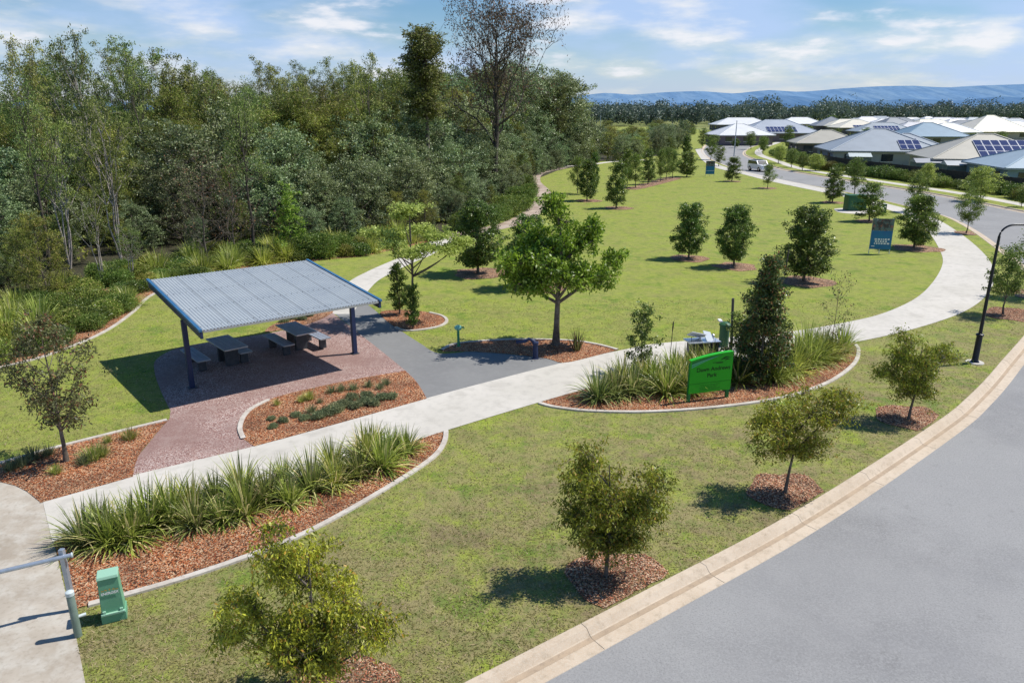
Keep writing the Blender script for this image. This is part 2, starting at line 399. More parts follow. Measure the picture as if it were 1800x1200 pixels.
def gen_tree(seed, h, cb, rx, prof='oval', nl=14, ns=6, nf=40, ss=.3, sl=.14, L=.1, W=.04, droop=.3, tr=.04,
             up=.45, bark='bark_grey', leaf='lf_dark', flat=0.0, stems=1, ssz=1.0, top=0.85, inner=.35, wob=.05, twig=True, lean=(0, 0)):
    rng = np.random.default_rng(seed)
    wood = Arr(); lf = Arr(); P = PROF[prof]
    stemsP = []
    for s_ in range(stems):
        a0 = rng.uniform(0, 2 * PI); off = np.array([math.cos(a0), math.sin(a0)]) * (0.0 if stems == 1 else rx * rng.uniform(.15, .55))
        k = 8; z = np.linspace(0, h * top, k)
        xy = np.cumsum(rng.normal(0, wob * h / k, (k, 2)), 0); xy -= xy[0]
        xy += np.linspace(0, 1, k)[:, None] * (off + np.array(lean) * h)
        Pt = np.c_[xy, z]; stemsP.append(Pt)
        rad = tr * (1 if stems == 1 else .6) * (1 - 0.82 * np.linspace(0, 1, k) ** .9); rad[0] *= 1.35
        wood.tube(Pt, rad, 7)
    def tp(sp, z):
        return np.array([np.interp(z, sp[:, 2], sp[:, 0]), np.interp(z, sp[:, 2], sp[:, 1]), z])
    C = []
    for i in range(nl):
        t = (i + rng.uniform(0, 1)) / nl
        ang = i * 2.399963 + rng.uniform(-.5, .5)
        r = rx * P(t) * (inner + (1 - inner) * rng.uniform(0, 1) ** .5) * rng.uniform(.8, 1.12)
        sp = stemsP[i % stems]
        z = cb + (h - cb) * t
        c0 = tp(sp, min(z, h * top))
        e = np.array([c0[0] + r * math.cos(ang), c0[1] + r * math.sin(ang), z])
        za = max(cb * .75, z - r * up * 2.0 - .05 * h) if up > 0 else z
        za = min(za, h * top)
        a = tp(sp, za)
        m = a * .45 + e * .55 + np.array([0, 0, -.08 * r]) + rng.normal(0, .05 * r + .01, 3)
        T = np.linspace(0, 1, 6)[:, None]
        B = (1 - T) ** 2 * a + 2 * T * (1 - T) * m + T ** 2 * e
        wood.tube(B, tr * (.42 - .25 * t) * (1 - .85 * T[:, 0]), 5)
        sub = e + rng.normal(0, 1, (ns, 3)) * np.array([ss, ss, ss * .75 * ssz])
        sub[0] = e
        if ns > 2:
            kk = max(1, ns // 4); tt = rng.uniform(.45, .9, kk)[:, None]
            sub[1:1 + kk] = (1 - tt) ** 2 * a + 2 * tt * (1 - tt) * m + tt ** 2 * e + rng.normal(0, ss * .35, (kk, 3))
        if twig:
            for q in sub:
                b0 = B[rng.integers(2, 6)]
                wood.tube(np.array([b0, (b0 + q) / 2 + rng.normal(0, .03 * r + .003, 3), q]), [tr * .12, tr * .08, tr * .03], 3)
        C.append(np.repeat(sub, nf, 0) + rng.normal(0, 1, (ns * nf, 3)) * np.array([sl, sl, sl * .7 * ssz]))
    C = np.concatenate(C)
    C[:, 2] = np.maximum(C[:, 2], cb * .5 + .03)
    lf.leaves(C, L, W, droop, rng, flat)
    return wood.mesh('trunk', M[bark], True), lf.mesh('crown', M[leaf])
def gen_lobed(seed, h, cb, lobes, n_per=16, ns=9, nf=60, ss=.14, sl=.055, L=.085, W=.028, droop=.7, tr=.04, bark='bark_grey', leaf='lf_street', lean=0.0):
    """small tree whose crown is a set of uneven lobes (x, y, z, r, rz)"""
    rng = np.random.default_rng(seed); wood = Arr(); lf = Arr(); C = []
    k = 8; z = np.linspace(0, h * .8, k); xy = np.cumsum(rng.normal(0, .018, (k, 2)), 0); xy -= xy[0]; xy[:, 0] += lean * np.linspace(0, 1, k)
    T = np.c_[xy, z]; rad = tr * (1 - .8 * np.linspace(0, 1, k)); rad[0] *= 1.3; wood.tube(T, rad, 8)
    for (lx, ly, lz, r, rz) in lobes:
        zz = min(max(cb * .8, lz - math.hypot(lx, ly) * 1.0 - .1), h * .78)
        a = np.array([np.interp(zz, z, T[:, 0]), np.interp(zz, z, T[:, 1]), zz]); c = np.array([lx, ly, lz])
        t = np.linspace(0, 1, 6)[:, None]; m = a * .4 + c * .6 + np.array([0, 0, -.06])
        B = (1 - t) ** 2 * a + 2 * t * (1 - t) * m + t ** 2 * c; wood.tube(B, tr * .5 * (1 - .7 * t[:, 0]), 6)
        n = max(3, int(n_per * (r / .5) ** 1.5))
        d = rng.normal(size=(n, 3)); d /= np.linalg.norm(d, axis=1, keepdims=True); d *= rng.uniform(.45, 1.05, (n, 1))
        E = c + d * np.array([r, r, rz])
        for e in E:
            b0 = B[rng.integers(3, 6)]; wood.tube(np.array([b0, (b0 + e) / 2 + rng.normal(0, .02, 3), e]), [tr * .2, tr * .13, tr * .05], 4)
            sub = e + rng.normal(0, 1, (ns, 3)) * ss * np.array([1, 1, .7])
            for q in sub: wood.tube(np.array([e, q, q + (q - e) * .25]), [tr * .07, tr * .05, tr * .02], 3)
            C.append(np.repeat(sub, nf // 3, 0) + rng.normal(0, 1, (ns * (nf // 3), 3)) * np.array([sl, sl, sl * .8]))
    C = np.concatenate(C); C[:, 2] = np.maximum(C[:, 2], cb * .45)
    lf.leaves(C, L, W, droop, rng)
    return wood.mesh('trunk', M[bark], True), lf.mesh('crown', M[leaf])
def gen_bare(seed, h, rx, n=26, bark='bark_dark', leaf='lf_dead', nf=14, L=.16, W=.06, tr=.16, depth=3, sl=.25, cb=.3):
    """tall ragged tree: recursive branching with sparse leaves"""
    rng = np.random.default_rng(seed); wood = Arr(); lf = Arr(); C = []
    k = 9; z = np.linspace(0, h * .9, k); xy = np.cumsum(rng.normal(0, .02 * h / 2, (k, 2)), 0); xy -= xy[0]
    T = np.c_[xy, z]; wood.tube(T, tr * (1 - .85 * np.linspace(0, 1, k)), 7)
    def br(p, d, ln, r, lev):
        m = 5; pts = [p]; dd = d.copy()
        for j in range(m):
            dd = dd + rng.normal(0, .22, 3) + np.array([0, 0, .10]); dd /= np.linalg.norm(dd)
            pts.append(pts[-1] + dd * ln / m)
        wood.tube(np.array(pts), r * (1 - .75 * np.linspace(0, 1, m + 1)), 5 if lev < 2 else 3)
        if lev < depth:
            for j in range(4):
                q = pts[rng.integers(2, m + 1)]
                nd = dd + rng.normal(0, .65, 3); nd /= np.linalg.norm(nd)
                br(q, nd, ln * rng.uniform(.45, .7), r * .5, lev + 1)
        if lev >= depth - 1:
            C.append(np.array(pts[-1])[None, :] + rng.normal(0, sl, (nf, 3)))
    for i in range(n):
        t = cb + (.98 - cb) * i / n; zz = t * h * .9
        p = np.array([np.interp(zz, z, T[:, 0]), np.interp(zz, z, T[:, 1]), zz])
        a = i * 2.4 + rng.uniform(-.4, .4); el = rng.uniform(.2, .95)
        d = np.array([math.cos(a) * math.cos(el), math.sin(a) * math.cos(el), math.sin(el)])
        br(p, d, rx * rng.uniform(.6, 1.1) * (1.2 - .5 * t), tr * .35 * (1.1 - t * .7), 1)
    lf.leaves(np.concatenate(C), L, W, .5, rng)
    return wood.mesh('trunk', M[bark], True), lf.mesh('crown', M[leaf])
def gen_strap(seed, n=150, ln=.75, w=.016, spread=1.0, mat='lf_strap', base=.10, stiff=.5, emin=35, emax=88):
    rng = np.random.default_rng(seed); V = []; F = []; k = 6
    for i in range(n):
        a = rng.uniform(0, 2 * PI); q_ = rng.uniform(0, 1) ** .8; el = R(emin + (emax - emin) * q_); l = ln * rng.uniform(.6, 1.1) * (.85 + .25 * q_)
        b = rng.uniform(0, 1) ** .5 * base * (1.2 - .6 * q_)
        p = np.array([math.cos(a) * b, math.sin(a) * b, 0.0]); a += rng.normal(0, .25)
        d = np.array([math.cos(a) * math.cos(el) * spread, math.sin(a) * math.cos(el) * spread, math.sin(el)])
        s = np.array([-math.sin(a), math.cos(a), 0]) + rng.normal(0, .25, 3); s /= np.linalg.norm(s)
        grav = rng.uniform(.5, 1.5) * (1 - stiff) * (1.15 - .75 * q_)
        b0 = len(V)
        for j in range(k):
            ww = w * (1 - (j / (k - 1)) ** 2.2 * .93)
            V.append(p - s * ww / 2); V.append(p + s * ww / 2)
            d = d + np.array([0, 0, -grav * (j + .5) / k]); d /= np.linalg.norm(d)
            p = p + d * l / (k - 1)
            if p[2] < .01: p[2] = .01
        for j in range(k - 1):
            F.append((b0 + 2 * j, b0 + 2 * j + 1, b0 + 2 * j + 3, b0 + 2 * j + 2))
    return mesh_np('leaves', np.array(V), np.array(F), M[mat])
def gen_mound(seed, r, h, n, L, W, mat, droop=0.0, lumps=9, flat=0):
    rng = np.random.default_rng(seed); lf = Arr(); C = []
    for i in range(lumps):
        a = i * 2.4; rr = r * .62 * math.sqrt((i + .3) / lumps)
        c = np.array([math.cos(a) * rr, math.sin(a) * rr, h * (.55 - .25 * (rr / r)) * rng.uniform(.7, 1.2)])
        d = rng.normal(size=(n // lumps, 3)); d /= np.linalg.norm(d, axis=1, keepdims=True)
        C.append(c + d * (rng.uniform(.55, 1, (n // lumps, 1)) * np.array([[r * .42, r * .42, h * .45]])))
    C = np.concatenate(C); C[:, 2] = np.abs(C[:, 2]) + .01
    lf.leaves(C, L, W, droop, rng, flat)
    return lf.mesh('foliage', M[mat])

def place_tree(name, wl, x, y, h_ref, h, wref, w, rz, label, cat='tree', group=None, z=0.0):
    """wl = (trunk mesh, crown mesh) built at height h_ref and half-width wref"""
    e = empty(name, (x, y, z), rz, label, cat, group)
    s = h / h_ref; sw = w / wref
    e.scale = (sw, sw, s)
    link('trunk', wl[0], e); link('crown', wl[1], e)
    return e

# ------------------------------------------------------------------ ground, road, paths
def V2(x, y): return Vector((x, y, 0))
base = sheet('ground', [(-9000, -300), (12000, -300), (12000, 14000), (-9000, 14000)], -0.16, M['field'])

kerb_pix = [(1200, 1003), (1433, 877), (1643, 743), (1700, 698), (1755, 640)]
kerb_pts = [V2(-9.5, 4.6), V2(-3.5, 7.6)] + [G(*p) for p in kerb_pix] + [V2(23.2, 31.5), V2(27.3, 38), V2(31.0, 46.8), V2(34.5, 56.0), V2(36.6, 63.5)] + \
           [G(1583, 360), G(1492, 339), G(1380, 318), G(1333, 310), V2(34.6, 123), V2(38, 150), V2(46, 185), V2(62, 235), V2(88, 300)]
kerb_line = resample(spline(kerb_pts, 14), 0.5)
lawn_poly = [V2(-40, -20), V2(-14, 2)] + kerb_line + [V2(90, 420), V2(-400, 600), V2(-400, -20)]
sheet('lawn', lawn_poly, 0.0, M['lawn'])
# road width about 9 m
far_edge = []
for i, p in enumerate(kerb_line):
    t = (kerb_line[min(i + 1, len(kerb_line) - 1)] - kerb_line[max(0, i - 1)]).normalized()
    far_edge.append(Vector((p.x + t.y * 9.6, p.y - t.x * 9.6, 0)))
far_pts = [V2(2, -3), V2(10, 1), V2(20, 10), V2(30, 21), V2(38, 34), V2(43.2, 47), V2(46, 58)] + [G(1800, 370), G(1720, 354), G(1634, 338), G(1492, 316), G(1380, 297), G(1337, 282)] + [V2(48.5, 158), V2(58, 185), V2(76, 225), V2(102, 290)]
far_line = resample(spline(far_pts, 12), 0.7)
def reg_road(): 
    poly = offset(kerb_line, 0.1) + [Vector(p) for p in reversed(far_line)]
    return poly
sheet('road', reg_road(), -0.125, M['asphalt'])
verge_poly = list(far_line) + [V2(300, 900), V2(2500, 900), V2(2500, -60), V2(2, -60)]
verge = sheet('far_verge', verge_poly, 0.0, M['lawn'])
kp = [(0, 0.004), (0.02, 0.018), (0.16, 0.014), (0.25, -0.085), (0.30, -0.112), (0.62, -0.116), (0.63, -0.13)]
sweep('kerb', kerb_line, kp, M['kerb'])
sweep('far_kerb', far_line, [(-a, b) for a, b in kp], M['kerb'])
# dark worn band of asphalt beside the gutter
0 and sweep('gutter_stain', kerb_line[:220], [(0.632, -0.119), (0.95, -0.1195), (1.25, -0.1205)], M['gutter_dirt'])
M['invert'] = surf_mat('invert', (0.44, 0.34, 0.24), [(1.5, .4, .6, (0.36, 0.28, 0.20), .8), (14, .5, .7, (0.26, 0.2, 0.15), .5)], rough=.9)
sweep('kerb_invert_band', kerb_line[:260], [(0.255, -0.089), (0.30, -0.1095), (0.37, -0.1105)], M['invert'])  # darker strip along the kerb invert
# kerb joints
mb = MB()
kl = resample(kerb_line[:300], 3.1)
for a, b in zip(kl[2:], kl[3:]):
    t = (b - a).normalized(); n_ = Vector((t.y, -t.x, 0))
    pr = [(p[0], p[1] + .0025) for p in kp[:6]]
    vs = []
    for o_, z_ in pr:
        q = a + n_ * o_; vs += [(q.x - t.x * .004, q.y - t.y * .004, z_), (q.x + t.x * .004, q.y + t.y * .004, z_)]
    mb.add(vs, [(2 * i, 2 * i + 1, 2 * i + 3, 2 * i + 2) for i in range(len(pr) - 1)])
tag(mb.build('kerb_joints', M['joint']), kind='structure')

# main footpath
up_edge = GS([(75, 880), (232, 836), (445, 785), (600, 743), (750, 700), (870, 668), (988, 638), (1100, 614), (1165, 603), (1370, 585), (1480, 568), (1560, 548), (1622, 515), (1655, 470), (1652, 440), (1625, 400), (1585, 376)], 8) + GS([(1480, 345), (1360, 320), (1300, 305), (1258, 295), (1236, 283), (1226, 270), (1222, 262)], 5)[0:]
lo_edge = GS([(92, 952), (290, 897), (480, 848), (640, 803), (790, 755), (945, 708), (1045, 680), (1160, 654), (1300, 632), (1430, 612), (1500, 602), (1600, 580), (1690, 550), (1733, 520), (1748, 487), (1735, 452), (1690, 412), (1640, 382), (1590, 366)], 8) + GS([(1480, 338), (1370, 315), (1310, 302), (1270, 292), (1248, 281), (1238, 268), (1234, 261)], 5)
sheet('footpath', up_edge + list(reversed(lo_edge)), 0.012, M['concrete'])
# joints across the footpath
mbj = MB()
lo_s = resample(lo_edge, 1.7)
upv = [np.array((p.x, p.y)) for p in resample(up_edge, 0.1)]
UA = np.array(upv)
for i, p in enumerate(lo_s):
    if p.y > 60: break
    d = UA - np.array((p.x, p.y)); j = (d ** 2).sum(1).argmin(); q = UA[j]
    q = Vector((q[0], q[1], 0)); t = (q - p).normalized(); s = Vector((-t.y, t.x, 0)) * .015
    mbj.add([(p.x - s.x, p.y - s.y, .0155), (p.x + s.x, p.y + s.y, .0155), (q.x + s.x, q.y + s.y, .0155), (q.x - s.x, q.y - s.y, .0155)], [(0, 1, 2, 3)])
def gline(a, b, w=.008, z=.0155, L=None):
    a = G(*a) if len(a) == 2 and abs(a[0]) > 60 or True else a
    b = G(*b); t = (b - a).normalized(); s = Vector((-t.y, t.x, 0)) * w
    (L or mbj).add([(a.x - s.x, a.y - s.y, z), (b.x - s.x, b.y - s.y, z), (b.x + s.x, b.y + s.y, z), (a.x + s.x, a.y + s.y, z)], [(0, 1, 2, 3)])
gline((72, 876), (93, 955), .012)
gline((-300, 1190), (120, 1075), .006, .0165)
# shelter slab, dark path
pad_poly = GS([(300, 722), (284, 690), (272, 655), (275, 632), (310, 613), (380, 599), (470, 586), (540, 570), (578, 552)], 5) + GS([(582, 548), (640, 593), (700, 641), (730, 668), (751, 701)], 5)
pad_poly += GS([(600, 743), (445, 786), (232, 837)], 3) + GS([(240, 805), (275, 762), (298, 735)], 3)
sheet('shelter_slab', pad_poly, 0.008, M['aggregate'])
dpath = (GS([(582, 546), (610, 537), (640, 533), (672, 556), (700, 578), (738, 603), (772, 621), (830, 618), (900, 623), (960, 630), (990, 638)], 5) + GS([(870, 669), (751, 701), (730, 668), (700, 641), (640, 593)], 3))
sheet('park_path', dpath, 0.004, M['dark_path'])
gline((640, 655), (540, 560), .012, .0105); gline((562, 640), (312, 668), .008, .0105); gline((612, 655), (420, 690), .006, .0105)
gline((660, 560), (600, 568), .006, .0085); gline((795, 622), (735, 640), .006, .0085); gline((690, 632), (752, 612), .008, .0085)
for a, b in [((582, 548), (640, 593)), ((640, 593), (700, 641)), ((700, 641), (751, 701))]: gline(a, b, .012, .0125)
# secondary path behind the shelter
rear = GS([(560, 555), (600, 495), (645, 474), (700, 456), (738, 440), (790, 412), (850, 392), (905, 370), (938, 350), (944, 332), (975, 305), (1010, 293), (1080, 287), (1130, 284)], 6)
def ribbon(name, line, w, z, mat):
    a = offset(line, w / 2); b = offset(line, -w / 2)
    return sheet(name, a + list(reversed(b)), z, mat)
rp_ = (GS([(590, 552), (632, 500), (668, 478), (712, 458), (745, 444), (790, 416)], 6))
ribbon('rear_path', rp_, 1.45, 0.0045, M['concrete']); rpath = offset(rp_, .73) + list(reversed(offset(rp_, -.73)))
ribbon('dirt_track', GS([(780, 418), (850, 404), (885, 397), (915, 386), (942, 368), (955, 350), (953, 335), (938, 318), (948, 304), (990, 295)], 6), 1.7, 0.006, M['dirt_track'])
ribbon('far_path', GS([(975, 294), (1000, 292), (1040, 289), (1080, 284), (1135, 281)], 6), 1.3, 0.0075, M['concrete'])
# driveway at the left
drv = GS([(30, 850), (75, 880), (95, 955), (108, 1010), (132, 1110), (150, 1200)], 4) + [G(165, 1330), V2(-9.5, 4.6) + Vector((0.2, -.2, 0)), V2(-14, 2), V2(-30, 0), V2(-45, 10), G(-400, 780), G(-60, 830)]
sheet('driveway', drv, 0.006, M['driveway'])
# far footpath beyond the road
ribbon('far_footpath', offset(far_line, 2.6), 1.5, 0.008, M['concrete'])

# beds
beds = {}
beds['front'] = GS([(97, 953), (290, 898), (480, 849), (640, 804), (778, 759)], 4) + GS([(784, 762), (778, 785), (742, 820), (640, 882), (540, 936), (440, 977), (300, 1024), (140, 1068)], 5) + GS([(130, 1075), (112, 1010), (97, 960)], 3)
beds['sign'] = GS([(948, 708), (1045, 680), (1160, 654), (1300, 632), (1430, 612), (1500, 602)], 5) + GS([(1508, 614), (1500, 640), (1455, 672), (1380, 697), (1280, 713), (1150, 723), (1040, 722), (975, 715)], 5)
beds['mid'] = GS([(712, 652), (733, 673), (750, 701)], 3) + GS([(600, 743), (447, 785)], 3) + GS([(428, 772), (422, 750), (438, 722), (480, 700), (560, 680), (640, 664)], 5)
beds['left'] = GS([(-80, 832), (0, 815), (80, 792), (190, 764), (297, 738)], 4) + GS([(275, 762), (243, 803), (234, 838)], 4) + GS([(72, 884), (28, 854), (-60, 836)], 3)
beds['tree'] = GS([(776, 618), (800, 606), (860, 600), (920, 598), (1000, 600), (1050, 607), (1085, 616)], 5) + GS([(1030, 630), (990, 638), (960, 630), (900, 623), (830, 618)], 3)
beds['shrub'] = GS([(668, 550), (700, 545), (745, 548), (778, 556), (785, 566), (765, 576), (715, 582), (690, 572)], 5, True)
beds['rear'] = GS([(470, 584), (478, 572), (510, 560), (560, 548), (585, 547), (575, 556), (540, 570)], 5, True)
bush_edge = GS([(-120, 668), (-40, 655), (60, 632), (130, 608), (190, 580), (235, 548), (262, 522), (300, 508), (420, 478), (560, 458), (640, 450), (700, 437), (760, 424)], 6)
beds['bush'] = bush_edge + list(reversed(offset(bush_edge, -3.2)))
for k_, poly in beds.items():
    sheet('mulch_bed', poly, {'bush': 0.010, 'sign': 0.016, 'front': .016}.get(k_, 0.016), M['mulch'])
# concrete edgings
ep = [(-0.07, 0.0), (-0.065, 0.045), (0.065, 0.045), (0.07, 0.0)]
for pts in ([(784, 758), (782, 775), (768, 798), (730, 827), (640, 882), (540, 936), (440, 977), (300, 1024), (140, 1068)],
            [(948, 709), (975, 716), (1040, 723), (1150, 724), (1280, 714), (1380, 698), (1455, 673), (1500, 641), (1509, 616), (1500, 603)],
            [(-80, 832), (0, 815), (80, 792), (190, 764), (297, 738)],
            [(776, 616), (800, 605), (860, 599), (920, 597), (1000, 599), (1050, 606), (1088, 616)],
            [(755, 550), (778, 556), (785, 566), (765, 576), (715, 582), (692, 574)],
            [(-120, 668), (-40, 655), (60, 632), (130, 608), (190, 580), (235, 548), (262, 522), (300, 508), (420, 478)],
            [(428, 772), (422, 750), (438, 722), (480, 700)]):
    sweep('bed_edging', resample(GS(pts, 8), .25), ep, M['edging'])

# forest floor
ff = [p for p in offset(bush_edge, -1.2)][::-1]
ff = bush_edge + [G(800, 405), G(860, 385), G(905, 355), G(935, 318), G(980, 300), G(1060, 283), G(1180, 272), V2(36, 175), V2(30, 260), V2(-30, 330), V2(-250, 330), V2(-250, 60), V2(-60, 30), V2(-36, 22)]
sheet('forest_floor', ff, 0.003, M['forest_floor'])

# chips on the beds
rng = np.random.default_rng(3)
def chips(name, polys, dens, mat, size=.034, z=.02):
    X = []; Y = []
    for P in polys:
        x, y = scatter(P, int(dens * area_bb(P)), rng); X.append(x); Y.append(y)
    X = np.concatenate(X); Y = np.concatenate(Y); m_ = inside(lawn_poly, X, Y); X = X[m_]; Y = Y[m_]; a = Arr()
    C = np.c_[X, Y, z + rng.uniform(0, .018, len(X))]
    a.leaves(C, size, size * .45, 0.0, rng, flat=.72)
    ok_ = None; o = link(name, a.mesh(name, mat)); o['kind'] = 'stuff'
    tag(o, 'reddish bark chips lying loose on the garden beds' if mat is M['chip'] else 'brown bark chips lying loose around the street trees', 'bark chips')
chips('bark_chips', [beds[k] for k in ('front', 'sign', 'mid', 'left', 'tree', 'shrub')], 620, M['chip'])
def blob(c, r, seed, sx=1.0, n=28):
    rg = random.Random(seed); ph = [rg.uniform(0, 6) for _ in range(4)]
    return [Vector((c[0] + sx * r * math.cos(t) * (1 + .10 * math.sin(3 * t + ph[0]) + .07 * math.sin(5 * t + ph[1])), c[1] + r * math.sin(t) * (1 + .09 * math.sin(4 * t + ph[2]) + .05 * math.sin(7 * t + ph[3])), 0)) for t in [2 * PI * k / n for k in range(n)]]
# ------------------------------------------------------------------ lawn blades close to the camera
path_all = [up_edge + list(reversed(lo_edge)), pad_poly, drv, dpath, rpath] + [beds[k] for k in beds]
def grass_blades():
    n = 300000
    Y = 8.2 + (34 - 8.2) * rng.uniform(0, 1, n) ** 2.4; X = rng.uniform(-1, 1, n) * (Y * .74 + 2)
    m = inside(lawn_poly, X, Y)
    for P in path_all: m &= ~inside(P, X, Y)
    fld = np.sin(X * 1.1 + 1.7 * np.sin(Y * .6)) * np.sin(Y * 1.4 + 1.3 * np.sin(X * .8 + 1)) + .5 * np.sin(X * 3.1 + Y * 2.3) * np.sin(Y * 3.7 - X) + rng.normal(0, .35, n)
    m &= (fld > -.05) | (rng.uniform(0, 1, n) < .62)
    X = X[m]; Y = Y[m]; k = len(X)
    C = np.c_[X, Y, np.zeros(k)]
    a = rng.uniform(0, 2 * PI, k); hh = rng.uniform(.018, .05, k) ; w = rng.uniform(.005, .011, k) * (1 + Y / 45)
    S = np.c_[np.cos(a), np.sin(a), np.zeros(k)] * w[:, None]
    T = np.c_[rng.normal(0, .04, k), rng.normal(0, .04, k), hh * .8]
    V = np.stack([C - S, C + S, C + T], 1).reshape(-1, 3)
    o = link('grass_blades', mesh_np('grass_blades', V, np.arange(3 * k).reshape(k, 3), M['blade']))
    tag(o, 'short mown grass growing on the lawn strip', 'grass', kind='stuff')
grass_blades()
# ------------------------------------------------------------------ street and lawn trees
def put(kind, seed_mesh, base_px, top_py, half_px, ref, label, name, group=None, rz=0.0, mulch=None, cat='tree', hofs=1.5):
    g = G(*base_px)
    h = height_at(g.y, top_py)
    w = width_at(g.y, half_px, hofs)
    o = place_tree(name, seed_mesh, g.x, g.y, ref[0], h, ref[1], w, rz, label, cat, group)
    if mulch:
        P = blob((g.x + mulch[1], g.y + mulch[2]), mulch[0], int(base_px[0]))
        cc_ = Vector((g.x, g.y, 0)); LP = [V2(q.x, q.y) for q in offset(kerb_line, -.04)]; LPp = [V2(-40, -20), V2(-14, 2)] + LP + [V2(90, 420), V2(-400, 600), V2(-400, -20)]
        P2 = []
        for q in P:
            for _ in range(14):
                if inside(LPp, np.array([q.x]), np.array([q.y]))[0]: break
                q = cc_ + (q - cc_) * .92
            P2.append(q)
        P = P2
        mulch_spots.append((P, mulch[0]))
    return o
mulch_spots = []
SA = gen_lobed(11, 2.75, .6, [(-.45, 0, 2.25, .45, .42), (-.1, .2, 1.85, .55, .4), (-.95, -.1, 1.45, .42, .36), (.88, 0, 1.25, .36, .25), (.4, .2, 1.5, .48, .33), (0, -.2, 1.1, .65, .3), (-.6, .2, 1.0, .45, .26), (-.85, .1, 1.9, .22, .22), (.1, -.1, .72, .5, .2), (-.35, .1, .6, .35, .16), (1.15, -.1, 1.05, .22, .14)], n_per=13, cb=.45) if 0 else gen_lobed(11, 2.75, .42, [(-.45, 0, 2.28, .38, .36), (-.1, .2, 1.85, .45, .34), (-.98, -.1, 1.45, .34, .30), (.92, 0, 1.25, .32, .2), (.45, .2, 1.5, .40, .28), (0, -.2, 1.12, .55, .26), (-.6, .2, 1.0, .40, .22), (.15, -.1, .72, .48, .18), (-.35, .1, .6, .35, .15), (1.2, -.1, 1.08, .2, .12), (-1.2, 0, 1.0, .22, .14)], n_per=15)
SB = gen_lobed(12, 2.75, .55, [(-.45, 0, 2.35, .30, .38), (-.5, .1, 1.85, .42, .4), (.78, 0, 1.75, .38, .36), (.1, 0, 1.6, .55, .4), (-.45, 0, 1.2, .48, .33), (.55, .1, 1.3, .5, .33), (.1, -.1, .95, .45, .22), (-.1, 0, .62, .42, .16), (.45, -.1, .8, .3, .15)], nf=54, leaf='lf_street2')
SC = gen_lobed(13, 2.65, .6, [(-.3, 0, 1.5, .68, .5), (.5, .1, 2.1, .62, .36), (1.1, .1, 2.25, .36, .28), (.2, 0, 1.25, .55, .33), (-.5, 0, 1.9, .42, .36)], nf=48, leaf='lf_street2')
SG = gen_lobed(16, 2.6, .6, [(-.5, 0, 2.2, .30, .34), (-.2, 0, 1.75, .6, .38), (.7, 0, 1.75, .52, .33), (0, .1, 1.25, .65, .28), (-.8, 0, 1.45, .36, .28), (.1, 0, .85, .5, .22)], nf=45, leaf='lf_street2')
st = 'young street trees along the kerb'
def street(m_, base, top, h0, label, mulch, wf=1.0):
    g = G(*base); h = height_at(g.y, top); s_ = h / h0 * wf
    place_tree('street_tree', m_, g.x, g.y, h0, h, 1.0, s_ * 1.02, 0, label, 'tree', st)
    cc_ = Vector((g.x, g.y, 0)); P2 = []
    LPp = [V2(-40, -20), V2(-14, 2)] + [V2(q.x, q.y) for q in offset(kerb_line, -.04)] + [V2(90, 420), V2(-400, 600), V2(-400, -20)]
    for q in blob((g.x + mulch[1], g.y + mulch[2]), mulch[0], base[0]):
        for _ in range(14):
            if inside(LPp, np.array([q.x]), np.array([q.y]))[0]: break
            q = cc_ + (q - cc_) * .92
        P2.append(q)
    mulch_spots.append((P2, mulch[0]))
street(SA, (558, 1222), 908, 2.75, 'yellow-green young street tree cut by the bottom edge, nearest to the camera', (.85, .35, .0), .80)
street(SB, (1065, 1012), 766, 2.75, 'bushy street tree with a tall left lobe beside the kerb, second from the bottom', (.95, .25, -.1), .87)
street(SC, (1380, 866), 682, 2.6, 'street tree with a wide two-lobed crown between the kerb and the park sign bed', (.95, .15, .05))
street(SG, (1597, 737), 575, 2.6, 'round street tree on the lawn in front of the lamp post', (1.0, .2, .1), .9)
SD = gen_tree(14, 4.0, 1.3, 1.0, 'oval', nl=22, ns=8, nf=34, ss=.22, sl=.12, L=.14, W=.05, droop=.4, tr=.05, leaf='lf_mid', inner=.3)
SE = gen_tree(15, 4.0, 1.2, 1.0, 'egg', nl=22, ns=8, nf=34, ss=.22, sl=.11, L=.14, W=.05, droop=.3, tr=.05, leaf='lf_mid')
put('s', SD, (1763, 553), 432, 40, (4.1, 1.2), 'airy pale-leaved tree in mulch just right of the lamp post', 'street_tree', st, 0, (1.3, .6, -.1))
put('s', SE, (1822, 520), 378, 42, (4.1, 1.2), 'dark-leaved street tree cut by the right edge behind the lamp head', 'street_tree', st, 1, (1.3, .3, 0))
put('s', SD, (1698, 410), 334, 24, (4.1, 1.2), 'slim young tree on the verge between path and road, above the wide path bend', 'street_tree', st, 2, (1.1, .3, 0))

DA = gen_tree(21, 3.3, .45, 1.0, 'egg', nl=40, ns=10, nf=44, ss=.19, sl=.085, L=.10, W=.05, droop=.25, tr=.06, leaf='lf_dark', inner=.3)
DB = gen_tree(22, 3.3, .45, 1.0, 'oval', nl=40, ns=10, nf=44, ss=.19, sl=.085, L=.10, W=.05, droop=.25, tr=.06, leaf='lf_dark', inner=.3)
DC = gen_tree(23, 3.6, .5, .8, 'column', nl=26, ns=8, nf=36, ss=.18, sl=.10, L=.13, W=.06, droop=.2, tr=.05, leaf='lf_dark', inner=.3)
DD = gen_tree(24, 3.6, .9, 1.0, 'oval', nl=22, ns=8, nf=30, ss=.22, sl=.13, L=.13, W=.05, droop=.3, tr=.05, leaf='lf_mid', inner=.2)
lt = 'trees planted on the park lawn'
ref = (3.4, 1.15)
put('d', DA, (1210, 454), 357, 32, ref, 'dark rounded tree on the lawn, leftmost of the middle three', 'lawn_tree', lt, 0, (1.15, .05, -.1))
